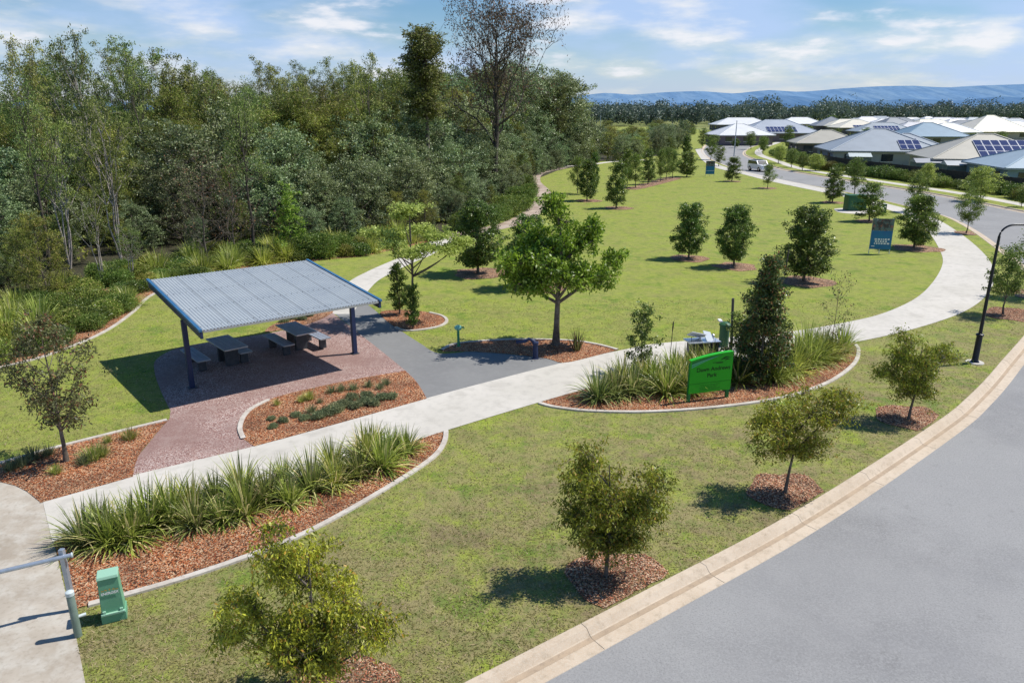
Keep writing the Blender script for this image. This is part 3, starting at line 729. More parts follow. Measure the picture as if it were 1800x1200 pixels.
put('d', DB, (1290, 468), 360, 32, ref, 'dark upright tree on the lawn, middle of the central three', 'lawn_tree', lt, 1, (1.2, .1, -.1))
put('d', DA, (1413, 494), 364, 48, ref, 'largest dark tree on the lawn, behind the tall conical shrub', 'lawn_tree', lt, 2.2, (1.4, .1, -.1))
put('d', DB, (840, 480), 352, 46, ref, 'dense dark tree beside the rear path, left of the bright spreading tree', 'lawn_tree', lt, 2.9, (1.5, .15, -.1))
put('d', DA, (928, 505), 378, 42, ref, 'dark tree half hidden behind the bright spreading tree', 'lawn_tree', lt, 3.9, (1.4, .35, -.05))
put('d', DB, (1606, 436), 342, 36, ref, 'rounded sunlit tree beside the path bend, right of the blue banner', 'lawn_tree', lt, 5, (1.5, .15, -.1))
put('d', DC, (1528, 389), 321, 25, (3.7, .95), 'slanting dark tree right of the green cabinet', 'lawn_tree', lt, .5, (1.1, 0, 0))
put('d', DC, (1463, 356), 294, 20, (3.7, .95), 'dark tree on the lawn edge left of the green cabinet', 'lawn_tree', lt, 1.5, (1.1, 0, 0))
put('d', DD, (1349, 331), 286, 14, (3.7, 1.15), 'small tree between path and road just below the parked vehicle', 'lawn_tree', lt, 2.5, (1.1, 0, 0))
put('d', DC, (1286, 319), 276, 14, (3.7, .95), 'small dark tree right of the far blue banner', 'lawn_tree', lt, 3.5, (1.1, 0, 0))
put('d', DC, (1083, 366), 284, 21, (3.7, .95), 'tall narrow dark tree with a pointed top on the far lawn', 'lawn_tree', lt, 4.5, (1.3, .2, 0))
put('d', DC, (1032, 353), 280, 20, (3.7, .95), 'dark columnar tree left of the pointed one on the far lawn', 'lawn_tree', lt, 5.5, (1.3, .1, 0))
put('d', DD, (1015, 340), 275, 15, (3.7, 1.15), 'thin pale-leaved tree leaning behind the columnar tree', 'lawn_tree', lt, .2)
put('d', DC, (1044, 341), 268, 10, (3.7, .95), 'slender sapling rising behind the columnar tree on the far lawn', 'lawn_tree', lt, 2.2)
for i, (bx, by, ty, hw, k, lb) in enumerate([(1117, 330, 270, 17, DD, 'first young tree from the left in the mulched row on the far lawn'),
        (1139, 324, 262, 15, DC, 'second young tree from the left in the mulched row, with a dark crown'),
        (1161, 319, 261, 14, DD, 'third young tree in the mulched row on the far lawn'),
        (1171, 316, 258, 13, DD, 'fourth young tree in the mulched row, tall and brownish'),
        (1182, 313, 262, 13, DD, 'last young tree of the mulched row on the far lawn'),
        (1207, 311, 263, 17, DA, 'full dark green tree at the right end of the far lawn'),
        (1103, 322, 262, 12, DC, 'narrow tree behind the left end of the mulched row')]):
    put('d', k, (bx, by), ty, hw, (3.7, 1.1), lb, 'lawn_tree', lt, i * 1.1, (1.2, 0, 0) if i < 5 else None)
put('d', DA, (1206, 272), 239, 10, ref, 'round green tree beside the far end of the road', 'lawn_tree', lt, 3)

# bright spreading tree and tiered tree
BO = gen_lobed(31, 4.75, 1.7, [(-1.15, 0, 2.75, .85, .5), (-1.1, -.3, 2.1, .7, .26), (-.6, .5, 3.35, .6, .35), (.2, 0, 3.1, .75, .42), (.1, .1, 4.0, .42, .42), (-.15, 0, 4.4, .3, .25), (.8, .1, 3.35, .45, .3), (1.15, 0, 3.75, .32, .26), (1.3, 0, 2.25, .6, .26), (1.75, .1, 2.6, .34, .2), (.5, -.5, 2.3, .6, .25), (.4, .9, 2.7, .7, .35), (-.2, -.7, 2.6, .6, .3)], n_per=9, ns=9, nf=54, ss=.17, sl=.07, L=.135, W=.06, droop=.05, tr=.115, leaf='lf_bright')
g = G(977, 606); hO = height_at(g.y, 338)
place_tree('spreading_tree', BO, g.x, g.y, 4.75, hO, 1.0, hO / 4.75 * .93, 0, 'bright green spreading tree with an open branching crown in the bed beside the path', 'tree')
rngT = np.random.default_rng(5)
def tiered():
    wood = Arr(); lf = Arr(); h = 4.4
    wood.tube(np.array([[0, 0, z] for z in np.linspace(0, h * .93, 7)]) + rngT.normal(0, .02, (7, 3)), np.linspace(.07, .015, 7), 7)
    C = []
    for cx, cy, cz, rx_, rz_ in [(0, 0, 4.2, .85, .14), (-.35, .3, 3.95, .5, .14), (-1.55, .1, 3.35, .75, .16), (-.75, -.7, 3.0, .6, .13), (1.25, .2, 3.2, .75, .2), (.7, -.6, 2.85, .7, .14), (1.75, -.1, 2.75, .65, .14), (-1.0, .9, 3.1, .7, .14), (.2, 1.1, 3.3, .8, .15), (2.2, .5, 2.95, .45, .12), (.1, -1.1, 2.7, .6, .1)]:
        a = np.array([0, 0, max(1.7, cz - 1.2)]); e = np.array([cx, cy, cz - .08]); T = np.linspace(0, 1, 6)[:, None]
        m = np.array([cx * .7, cy * .7, (a[2] + cz) / 2 - .05])
        wood.tube((1 - T) ** 2 * a + 2 * T * (1 - T) * m + T ** 2 * e, np.linspace(.03, .008, 6), 5)
        n = 44
        q = np.c_[rngT.normal(0, rx_ * .45, n) + cx, rngT.normal(0, rx_ * .45, n) + cy, rngT.normal(0, rz_ * .4, n) + cz]
        for s in q: wood.tube(np.array([e, (e + s) / 2 - np.array([0, 0, .03]), s]), [.008, .005, .003], 3)
        C.append(np.repeat(q, 22, 0) + rngT.normal(0, 1, (n * 22, 3)) * np.array([.11, .11, .05]))
    lf.leaves(np.concatenate(C), .15, .06, .05, rngT, .5)
    return wood.mesh('trunk', M['bark_grey'], True), lf.mesh('crown', M['lf_lime'])
g = G(728, 566)
place_tree('tiered_tree', tiered(), g.x, g.y, 4.35, height_at(g.y, 358), 2.3, width_at(g.y, 90, 3), 0, 'lime green tree with flat layered crown above two slim shrubs by the rear path', 'tree')
g = G(514, 470)
M['lf_mid2'] = leaf_mat('leaf_fresh', (0.06, 0.12, 0.012), (0.34, 0.48, 0.07), (0.45, .5, .12), dryamt=.1, clump=1.0, trans=.35)
BL = gen_tree(33, 4.0, .4, 1.0, 'cone', nl=18, ns=6, nf=20, ss=.2, sl=.10, L=.17, W=.07, droop=.1, tr=.05, leaf='lf_mid2', flat=.3)
place_tree('young_tree', BL, G(512, 452).x, G(512, 452).y, 4, height_at(G(512, 452).y, 336), 1.1, width_at(G(512, 452).y, 40), 0, 'bright green layered young tree standing out against the dark forest edge', 'tree')
# left tree
TL = gen_tree(34, 3.6, 1.1, 1.15, 'oval', nl=20, ns=10, nf=28, ss=.22, sl=.09, L=.11, W=.042, droop=.45, tr=.065, leaf='lf_dusk', inner=.25, bark='bark_grey')
g = G(117, 811)
place_tree('dusky_tree', TL, g.x, g.y, 3.7, height_at(g.y, 560), 1.3, width_at(g.y, 84, 2.5), .5, 'small dusky-leaved tree with a pale grey trunk in the mulch bed at the left', 'tree')
# two slim shrubs
SH = gen_tree(35, 2.2, .3, .42, 'column', nl=22, ns=4, nf=22, ss=.10, sl=.06, L=.17, W=.05, droop=-.4, tr=.05, leaf='lf_mid', stems=4, inner=.2)
for bx, by, ty, hw, lb in [((703), 553, 462, 18, 'slim many-stemmed shrub, left and taller of the pair under the layered tree'), (726, 577, 500, 16, 'slim many-stemmed shrub, right and shorter of the pair under the layered tree')]:
    put('x', SH, (bx, by), ty, hw, (2.25, .5), lb, 'slim_shrub', 'slim shrubs under the layered tree', bx * .1, None, 'shrub', 1)

# mulch rings
bc = []
for P, r in mulch_spots:
    sheet('mulch_ring', P, 0.014, M['mulch_brown'])
    if P[0].y < 34: bc.append(P)
for P_ in bc: pass
chips('bark_chips', bc, 650, M['chip_brown'], .042, .018)
ms = GS([(1105, 333), (1125, 329), (1150, 323), (1185, 314)], 5)
ribbon('mulch_strip', ms, 1.8, .0155, M['mulch_brown'])

# ------------------------------------------------------------------ park sign bed
M['lf_redtip'] = leaf_mat('leaf_red_tipped', (0.022, 0.040, 0.010), (0.16, 0.22, 0.055), (0.34, 0.15, 0.07), dryamt=.12, clump=1.5, trans=.28, spec=.5, rough=.4)
conic = gen_tree(41, 3.4, .12, .80, 'cone', nl=34, ns=10, nf=52, ss=.15, sl=.075, L=.085, W=.042, droop=.1, tr=.05, leaf='lf_redtip', inner=.55)
g = G(1332, 668); hh = height_at(g.y, 450)
place_tree('conical_shrub', conic, g.x, g.y, 3.5, hh, .85, width_at(g.y, 52, 1.5), 0, 'tall dark conical shrub rising behind the right side of the park sign', 'shrub')
c2 = gen_tree(42, 2.2, .15, .42, 'vase', nl=20, ns=6, nf=26, ss=.1, sl=.06, L=.09, W=.04, droop=.2, tr=.03, leaf='lf_dark', inner=.3)
g = G(1126, 655)
place_tree('upright_shrub', c2, g.x, g.y, 2.25, height_at(g.y, 532), .5, width_at(g.y, 27, 1), 0, 'small upright dark shrub at the left of the park sign beside the path', 'shrub')
for bx_, by_, ty_, hw_, rz_, lb_ in ((1296, 655, 548, 26, 1.0, 'irregular dark shrub filling in at the left foot of the tall conical shrub'), (1362, 655, 556, 27, 2.6, 'irregular dark shrub filling in at the right foot of the tall conical shrub'), (1318, 640, 500, 22, 4.0, 'narrow dark shrub standing behind the tall conical shrub')):
    put('x', c2, (bx_, by_), ty_, hw_, (2.25, .5), lb_, 'upright_shrub', None, rz_, None, 'shrub', 1)
c3 = gen_tree(43, 2.4, .3, .5, 'oval', nl=16, ns=5, nf=7, ss=.13, sl=.08, L=.08, W=.03, droop=.1, tr=.018, leaf='lf_dusk', inner=.3, bark='bark_grey')
g = G(1458, 625)
place_tree('wispy_shrub', c3, g.x, g.y, 2.45, height_at(g.y, 478), .6, width_at(g.y, 30, 1), 0, 'wispy thin-branched shrub at the right end of the park sign bed', 'shrub')
ST = [gen_strap(51 + i, 210, .86, .034, 1.0, 'lf_strap', .17, .45, 8, 86) for i in range(4)]
SD_ = [gen_strap(61 + i, 210, .84, .031, 1.0, 'lf_strap_dark', .16, .45, 8, 86) for i in range(2)]
SL_ = [gen_strap(71 + i, 230, 1.05, .032, 1.05, 'lf_strap_light', .22, .35, 15, 86) for i in range(2)]
def clump(me, px, py, s, rz, label, group, name='strappy_grass', cat='grass clump', sz=None, leafname='leaves'):
    g = G(px, py)
    o = tag(link(name, me), label, cat, group)
    o.location = (g.x, g.y, .012); o.rotation_euler = (0, 0, rz); o.scale = (s, s, sz or s)
    return o
rr = random.Random(5)
i = 0
rowlab = ['tall strappy grass clump at the left end of the row beside the driveway', 'tall strappy grass clump in the long row between footpath and mulch', 'tall strappy grass clump at the right end of the front row']
row = [(150, 955), (195, 955), (232, 948), (172, 925), (262, 925), (300, 912), (345, 925), (338, 895), (392, 915), (380, 885), (432, 902), (425, 872), (470, 880), (510, 885), (500, 852), (548, 862), (590, 852), (585, 828), (632, 838), (640, 812), (672, 822), (690, 800), (715, 795), (655, 790)]
for k, (x, y) in enumerate(row):
    me = ST[k % 4] if k % 3 else SD_[k % 2]
    lab = rowlab[0] if k == 0 else rowlab[2] if k == len(row) - 2 else rowlab[1]
    clump(me, x, y, rr.uniform(.8, 1.22), rr.uniform(0, 6), lab, 'strappy grass clumps in the front bed')
for k, (x, y, s) in enumerate([(1052, 702, .95), (1082, 696, .9), (1110, 692, .9), (1150, 680, .85), (1172, 692, .95), (1200, 676, .8), (1228, 662, .8), (1262, 670, .85), (1095, 680, .9), (1135, 672, .85), (1215, 690, .8), (1250, 655, .85), (1285, 655, .9), (1185, 660, .85), (1222, 652, .8), (1205, 658, .8), (1240, 668, .9)]):
    clump(SD_[k % 2] if k < 3 else ST[k % 4], x, y, s * 1.38, rr.uniform(0, 6), ['dark strappy clump at the left tip of the park sign bed', 'strappy grass clump crowding behind and beside the green park sign'][1 if k else 0], 'strappy clumps in the sign bed')
for k, (x, y, s) in enumerate([(1298, 672, .95), (1345, 662, 1.0), (1378, 652, 1.0), (1362, 668, .9), (1400, 640, 1.05), (1425, 640, .95), (1445, 625, .95), (1415, 622, .95), (1465, 628, .9), (1480, 616, .8), (1330, 655, .9), (1395, 655, .9), (1350, 645, .9), (1435, 632, .9)]):
    clump(SL_[k % 2] if k % 2 else ST[k % 4], x, y, s * 1.25, rr.uniform(0, 6), 'yellow-green strappy clump in the sign bed right of the conical shrub', 'strappy clumps right of the conical shrub')
SP = gen_strap(80, 60, .85, .035, .7, 'lf_dusk', .12, .85, 45, 88)
clump(SP, 1014, 616, 1.0, 0, 'spiky dark-leaved plant at the foot of the bright spreading tree', None, 'spiky_plant', 'plant')
clump(SP, 1310, 615, .9, 2, 'spiky dark plant behind the conical shrub beside the path', None, 'spiky_plant', 'plant')
def flower_spike(px, py, top, dx, label):
    g = G(px, py); h = height_at(g.y, top)
    mb = MB(); mb.tube([(0, 0, 0), (dx * .5, 0, h * .6), (dx, 0, h)], [.012, .012, .01], 6)
    mb.tube([(dx * .78, 0, h * .8), (dx * .9, 0, h * .9), (dx, 0, h), (dx * 1.02, 0, h + .03)], [.012, .026, .022, .004], 6)
    o = mb.build('flower_spike', M['bark_dark'], None, smooth=True); o.location = g
    tag(o, label, 'flower spike')
flower_spike(1176, 650, 566, .04, 'thin dark flower stalk rising above the strappy clumps left of the sign')
flower_spike(1355, 640, 440, .18, 'tall thin dark flower stalk leaning right of the conical shrub')
# mid bed ground cover
GC = [gen_mound(90, .34, .24, 1500, .075, .022, 'lf_cover', -.3), gen_strap(91, 170, .32, .012, 1.0, 'lf_cover', .14, .5), gen_strap(92, 190, .36, .012, 1.0, 'lf_strap', .14, .5)]
for k, (x, y, s, t) in enumerate([(480, 752, .5, 0), (498, 742, .55, 0), (478, 738, .45, 0), (520, 732, .55, 0), (535, 738, .6, 0), (548, 725, .85, 1), (560, 735, .8, 0), (578, 728, .9, 0), (592, 722, .9, 0), (606, 715, .85, 0), (625, 716, .8, 0), (640, 710, .8, 0), (655, 712, .8, 0), (672, 702, .75, 0), (688, 700, .7, 0), (618, 702, .75, 0), (645, 698, .7, 0),
        (545, 702, .85, 2), (530, 706, .6, 2), (487, 712, .55, 2), (582, 690, .8, 1), (600, 688, .8, 1), (622, 685, .8, 1), (648, 680, .75, 1), (678, 676, .75, 1), (668, 684, .7, 1), (563, 708, .5, 1)]):
    clump(GC[t], x, y, s * 1.05, k * 1.7, 'low grey-green ground cover mound in the mulch bed between shelter and footpath' if t == 0 else 'fine tufted grass in the mulch bed between shelter and footpath', 'low mounds in the middle bed' if t == 0 else 'fine tufts in the middle bed', 'ground_cover_plant', 'plant')
for k, (x, y, s, t) in enumerate([(60, 806, 1.0, 1), (40, 818, .9, 1), (85, 800, .8, 1), (165, 808, 1.0, 2), (150, 815, .8, 1), (180, 800, .8, 2), (228, 772, .8, 2), (190, 778, .5, 2), (100, 832, .6, 2), (20, 826, .8, 1)]):
    clump(GC[t], x, y, s * 1.25, k * 1.3, 'fine tufted grass in the mulch bed around the dusky-leaved tree', 'tufts in the left bed', 'grass_tuft', 'grass tuft')
for k, (x, y, s) in enumerate([(500, 566, .8), (515, 560, .85), (530, 562, .8), (545, 556, .6)]):
    clump(GC[0], x, y, s, k, 'small dark plant in the narrow bed behind the picnic shelter', 'plants behind the shelter', 'ground_cover_plant', 'plant')

# ------------------------------------------------------------------ shrub band along the forest edge
MO = [gen_mound(101 + i, .95, .95, 5200, .11, .035, m_, -.2, 11) for i, m_ in enumerate(['lf_olive', 'lf_mid', 'lf_dark'])]
SLB = [gen_strap(111 + i, 380, 1.35, .045, 1.05, 'lf_strap_light', .38, .35, 15, 84) for i in range(2)]
be = resample(bush_edge, 1.1)
labs = {0: 'light green arching strappy clump in the planted band below the forest', 1: 'rounded olive shrub in the planted band below the forest'}
for rowi in range(5):
    line = offset(be, -(.85 + rowi * 1.1))
    for k, p in enumerate(line):
        if p.y > 62 and rowi > 2: continue
        if rr.random() < .06: continue
        x = p.x + rr.uniform(-.45, .45); y = p.y + rr.uniform(-.4, .4)
        ty = 0 if rr.random() < (.42 if rowi in (0, 2) else .16) else 1
        me = (SLB[rr.randrange(2)] if ty == 0 else MO[rr.randrange(3)])
        o = tag(link('strappy_shrub' if ty == 0 else 'rounded_shrub', me), labs[ty], 'shrub', 'arching clumps along the forest edge' if ty == 0 else 'rounded shrubs along the forest edge')
        s = rr.uniform(.7, 1.05) * (.9 if rowi == 0 else 1.05)
        o.location = (x, y, 0); o.rotation_euler = (0, 0, rr.uniform(0, 6)); o.scale = (s, s, s * rr.uniform(.8, 1.1))

# shrubs beside the track
for x, y, s in [(898, 380, 1.4), (880, 386, 1.3), (915, 370, 1.4), (862, 392, 1.4), (925, 356, 1.3), (932, 342, 1.2), (838, 398, 1.3), (912, 356, 1.6), (560, 452, 1.5), (600, 446, 1.2), (925, 328, 1.4), (812, 404, 1.3), (890, 372, 1.5)]:
    g = G(x, y)
    o = tag(link('rounded_shrub', MO[1]), 'leafy green shrub beside the brown dirt track at the forest edge', 'shrub', 'shrubs beside the dirt track')
    o.location = g; o.scale = (s, s, s * 1.15); o.rotation_euler = (0, 0, x)

# ------------------------------------------------------------------ forest
FR = {}
FR['bush'] = [gen_tree(201 + i, 6.4, .5, 2.7, 'dome' if i % 2 else 'oval', nl=44, ns=9, nf=44, ss=.44, sl=.15, L=.165, W=.07, droop=.2, tr=.10, leaf='lf_greygreen', inner=.4, bark='bark_grey', stems=2) for i in range(3)]
FR['olive'] = [gen_tree(211 + i, 7.5, 1.0, 2.3, 'egg', nl=34, ns=9, nf=42, ss=.42, sl=.16, L=.22, W=.045, droop=.5, tr=.11, leaf='lf_olive', inner=.3, bark='bark_grey') for i in range(2)]
FR['euc'] = [gen_tree(221 + i, 12.5, 4.0, 2.9, 'umbrella' if i % 2 else 'vase', nl=22, ns=10, nf=40, ss=.46, sl=.19, L=.20, W=.075, droop=.5, tr=.17, leaf='lf_euc', inner=.3, bark='bark_grey' if i % 2 else 'bark_pale', up=.9, wob=.12, lean=(.04 * (i - 1), 0)) for i in range(4)]
FR['pale'] = [gen_tree(231 + i, 9.5, 4.6, 2.3, 'vase', nl=20, ns=8, nf=34, ss=.42, sl=.18, L=.20, W=.065, droop=.4, tr=.16, leaf='lf_euc', inner=.3, bark='bark_pale', stems=4, wob=.1) for i in range(2)]
FR['dead'] = [gen_bare(241, 17, 6.4, 22, 'bark_dark', 'lf_dead', 6, .27, .10, .42, 4, .30, .30), gen_bare(242, 13, 3.4, 16, 'bark_dark', 'lf_euc', 16, .22, .075, .27, 3, .34, .48)]
FR['twig'] = [gen_bare(251, 5.5, 1.8, 24, 'bark_grey', 'lf_dead', 3, .12, .04, .07, 3, .3, .08)]
FR['clump'] = [gen_lobed(261, 14.5, 8, [(0, 0, 13.6, 1.0, .8), (-1.0, 0, 12.9, .8, .7), (.9, .2, 12.6, .9, .7), (-.3, .3, 11.8, .9, .7), (1.6, 0, 11.6, .6, .4), (.2, 0, 10.7, .8, .7), (-.9, 0, 10.9, .5, .4), (.9, 0, 9.7, .7, .5), (-.6, .2, 9.3, .8, .5), (.1, 0, 8.4, 1.0, .7)], n_per=7, ns=9, nf=48, ss=.26, sl=.12, L=.2, W=.075, droop=.5, tr=.2, leaf='lf_euc')]
FREF = {'clump': (14.5, 1.7), 'bush': (6.6, 3.0), 'olive': (7.7, 2.6), 'euc': (12.8, 3.5), 'pale': (9.8, 3.0), 'dead': (17, 5.2), 'twig': (5.5, 2.0)}
FL = {'clump': ('gum_tree', 'x', None),
      'bush': ('forest_bush_tree', 'dense grey-green bushy tree low at the front of the forest', 'bushy grey-green forest trees'),
      'olive': ('forest_olive_tree', 'fine-leaved olive green tree within the forest', 'fine-leaved olive forest trees'),
      'euc': ('gum_tree', 'tall gum tree with clumped crown rising in the forest', 'tall gum trees in the forest'),
      'pale': ('paperbark_tree', 'many-stemmed pale-barked tree within the forest', 'pale-barked forest trees'),
      'twig': ('leafless_bush', 'grey leafless twiggy bush at the dark forest edge', 'leafless bushes at the forest edge')}
def ftree(kind, x, y, h, w, label=None, k=None, rz=None):
    n, l, g = FL.get(kind, ('bare_tree', 'x', None))
    v = FR[kind][k if k is not None else rr.randrange(len(FR[kind]))]
    return place_tree(n, v, x, y, FREF[kind][0], h, FREF[kind][1], w, rz if rz is not None else rr.uniform(0, 6.28), label or l, 'tree', None if label else g)
edge = resample(offset(GS([(-260, 600), (-120, 560), (0, 515), (120, 468), (240, 448), (400, 440), (560, 438), (700, 420), (790, 396), (860, 372), (905, 345), (935, 316), (985, 296), (1060, 282)], 6), 0), 2.6)
edge2 = edge
# front layer of bushes
for row_, (dd, hh, p_b) in enumerate([(-1.3, (1.6, 3.2), .6), (-4.0, (4.4, 6.0), .8), (-7.4, (5.6, 7.6), .75), (-10.5, (6.2, 8.2), .45), (-14.5, (7.0, 9.0), .3)]):
    for p in resample(offset(edge, dd), (2.0, 3.1, 3.5, 3.8, 4.0)[row_]):
        if rr.random() < .1: continue
        x = p.x + rr.uniform(-.9, .9); y = p.y + rr.uniform(-.9, .9)
        far = max(0, (y - 55) / 60)
        h = rr.uniform(*hh) * (1 + (.75 if row_ > 1 else .3) * min(1.2, far))
        if x < -28: h *= .85
        u = rr.random()
        if row_ == 0 and u > .9: ftree('twig', x, y, h * 1.0, 1.6)
        elif u < p_b: ftree('bush', x, y, h, h * rr.uniform(.46, .56))
        elif u < .93 or row_ < 2: ftree('olive', x, y, h * 1.05, h * .33)
        else: ftree('pale', x, y, h * 1.15, h * .3)
# taller back layers
def top_py(px):  # skyline of the forest in the photograph, surveyed
    return np.interp(px, [-200, 0, 60, 160, 230, 330, 420, 520, 600, 700, 800, 900, 990, 1030, 1060], [60, 60, 75, 95, 105, 115, 130, 130, 130, 130, 150, 120, 165, 195, 215])
for row_, dd in enumerate([-16, -20, -24.5, -29.5, -36, -43]):
    for p in resample(offset(edge, dd), 3.6 + row_ * .5):
        x = p.x + rr.uniform(-1.2, 1.2); y = p.y + rr.uniform(-1.2, 1.2)
        if y < 30 or abs(x) > y * .78 + 8: continue
        depth = y * math.cos(PITCH) + 1; px = 900 + x / depth * FPX
        H_ = height_at(y, float(top_py(px))) * (rr.uniform(.66, .86) if rr.random() < .68 else rr.uniform(.94, 1.14))
        H_ = max(6.0, min(H_, 18.0))
        u = rr.random()
        if u < .55: ftree('euc', x, y, H_, H_ * rr.uniform(.17, .24))
        elif u < .75: ftree('pale', x, y, H_ * .9, H_ * .24)
        elif u < .9: ftree('olive', x, y, H_ * .85, H_ * .25)
        else: ftree('dead', x, y, H_ * 1.05, H_ * .2, 'thin-crowned gum with bare limbs above the forest canopy', 1)['group'] = 'thin-crowned gums in the forest'
def at_depth(px, Y):
    return (px - 900) / FPX * (Y * math.cos(PITCH) + (H - 5) * math.sin(PITCH))
for kind, px, Y, ty, hw, k, lb in [
    ('dead', 872, 76, 2, 80, 0, 'tallest tree, ragged with bare dark limbs and sparse leaves, above the forest'),
    ('clump', 752, 66, 46, 50, 0, 'gum with a rounded leaf clump clear of the canopy, left of the ragged tree'),
    ('euc', 660, 62, 96, 55, 1, 'broad gum crown at the centre of the forest skyline'),
    ('euc', 150, 50, 52, 62, 2, 'tall gum with a spreading top in the left part of the forest'),
    ('dead', 62, 38.5, 30, 70, 1, 'dark-trunked gum with thin crown at the far left of the forest'),
    ('dead', 432, 44.5, 68, 62, 1, 'dark-trunked forked gum in the forest above the shelter roof'),
    ('pale', 95, 41, 185, 60, 0, 'cluster of leaning pale trunks at the left of the forest'),
    ('pale', 190, 43, 170, 60, 1, 'second cluster of pale trunks behind the leftmost dark gum'),
    ('euc', 250, 60, 80, 40, 3, 'slim gum left of the forked gum on the skyline'),
    ('dead', 520, 70, 92, 30, 1, 'small wispy gum poking above the skyline right of the forked gum'),
    ('euc', 985, 124, 152, 26, 1, 'last gum at the right shoulder of the forest'),
    ('olive', 48, 33, 372, 48, 0, 'leafy light green tree at the left edge in front of the forest'),
    ('olive', 10, 36, 400, 40, 1, 'pale green bushy tree cut by the left edge of the photo'),
    ('pale', 152, 37, 320, 36, 0, 'thin pale-trunked sapling at the forest edge left of the shelter'),
    ('pale', 208, 38, 395, 30, 1, 'small pale-trunked sapling with reddish leaves left of the shelter'),
    ('twig', 350, 42, 270, 60, 0, 'large grey leafless bush at the forest edge behind the shelter'),
    ('twig', 400, 45, 290, 50, 0, 'second grey leafless bush at the forest edge')]:
    ftree(kind, at_depth(px, Y), Y, height_at(Y, ty), width_at(Y, hw, 6), lb, k, px * .37)
# dim undergrowth inside the forest
rngU = np.random.default_rng(77)
fpoly = offset(edge, -.6) + [V2(30, 120), V2(10, 150), V2(-110, 150), V2(-110, 30)]
ux, uy = scatter(fpoly, 2600, rngU)
a = Arr(); C = []
for x, y in zip(ux, uy):
    if abs(x) > y * .8 + 6: continue
    r = rngU.uniform(.5, 1.3); C.append(np.array([x, y, r * .7]) + rngU.normal(0, 1, (34, 3)) * np.array([r * .5, r * .5, r * .4]))
C = np.concatenate(C); C[:, 2] = np.abs(C[:, 2]); a.leaves(C, .34, .12, .2, rngU)
tag(link('undergrowth', a.mesh('undergrowth', M['lf_olive'])), 'dim tangled undergrowth between the forest trunks', 'undergrowth', kind='stuff')

# scrub belt beyond the far lawn
for k in range(120):
    px = rr.uniform(985, 1225); py = rr.uniform(236, 283) if px < 1130 else rr.uniform(236, 274)
    if px > 1195: py = rr.uniform(228, 244)
    g = G(px, py)
    h = rr.uniform(2.5, 5.0) * (1 + max(0, (g.y - 130) / 260))
    if py < 250: h *= .5
    kd = 'bush' if rr.random() < .5 else 'olive'
    o = ftree(kd, g.x, g.y, h, h * .48)
    o['label'] = 'green scrub tree in the belt beyond the far lawn' ; o['group'] = 'scrub trees beyond the far lawn'; o.name = 'scrub_tree'

# ------------------------------------------------------------------ far tree belt, hills
FT = Arr(); C = []; rg = np.random.default_rng(9)
for k in range(900):
    Y = rg.uniform(430, 720); px = rg.uniform(940, 1990)
    x = at_depth(px, Y)
    if px > 1480 and Y < 560: Y += 170; x = at_depth(px, Y)
    h = rg.uniform(7, 14) * (Y / 500) ** .45 * (1.3 if rg.random() < .10 else 1); r = h * rg.uniform(.28, .42)
    n = 230
    d = rg.normal(size=(n, 3)); d /= np.linalg.norm(d, axis=1, keepdims=True)
    lump = rg.normal(0, .35, (6, 3)); L_ = lump[rg.integers(0, 6, n)]
    C.append(np.array([x, Y, h * .58]) + (d * .62 + L_) * np.array([r, r, h * .36]))
C = np.concatenate(C); C[:, 2] = np.abs(C[:, 2])
FT.leaves(C, 1.35, .95, 0.1, rg)
tag(link('far_wood', FT.mesh('far_wood', M['lf_far'])), 'dark distant belt of trees along the horizon', 'wood', kind='stuff')
def hill(name, Y, prof, colr, depth=1500, seed=1):
    rg = np.random.default_rng(seed); nx = 260; nz = 26
    pxs = np.linspace(-900, 3200, nx); V = []
    base_h = np.array([height_at(Y, float(np.interp(p, [a for a, b in prof], [b for a, b in prof]))) for p in pxs])
    ph = rg.uniform(0, 6, 12)
    wig = sum(np.sin(pxs / (190 / (i + 1)) + ph[i]) / (i + 1) for i in range(9)) * (Y / 1300) * 1.9
    base_h = base_h + wig
    for j in range(nz):
        t = j / (nz - 1)
        for i_, p in enumerate(pxs):
            x = (p - 900) / FPX * Y * math.cos(PITCH)
            gul = 0.12 * math.sin(p / 31 + ph[2] + 3 * math.sin(p / 77)) + .07 * math.sin(p / 13 + ph[3])
            V.append((x, Y - depth * (1 - t), (base_h[i_] + 30) * (t ** (1.2 + gul * 2)) * (1 + gul * .5 * math.sin(PI * t)) - 30))
    F = [(j * nx + i_, j * nx + i_ + 1, (j + 1) * nx + i_ + 1, (j + 1) * nx + i_) for j in range(nz - 1) for i_ in range(nx - 1)]
    m = surf_mat(name, colr[0], [(.0028, .42, .58, colr[1], 1.0), (.009, .45, .60, colr[2], 1.0), (.035, .5, .65, tuple(x * .85 for x in colr[2]), .7)], rough=1.0, spec=0)  # aerial haze is put into the bluish base colours
    nt_ = m.node_tree; mp_ = nt_.nodes.new('ShaderNodeMapping'); mp_.inputs['Scale'].default_value = (1, 0.0, 1.5)
    tc_ = [n for n in nt_.nodes if n.type == 'TEX_COORD'][0]
    for l in list(nt_.links):
        if l.from_node == tc_: nt_.links.new(mp_.outputs[0], l.to_socket)
    nt_.links.new(tc_.outputs['Object'], mp_.inputs[0])
    o = link(name, mesh_np(name, V, F, m, True)); o['kind'] = 'structure'
    return o
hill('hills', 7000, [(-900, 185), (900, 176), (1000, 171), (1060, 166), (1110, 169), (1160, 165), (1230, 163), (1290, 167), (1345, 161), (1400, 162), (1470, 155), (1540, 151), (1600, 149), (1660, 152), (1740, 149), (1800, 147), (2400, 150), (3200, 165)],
     ((0.145, .255, .41), (0.175, .28, .405), (0.115, .215, .36)), 1800, 2)
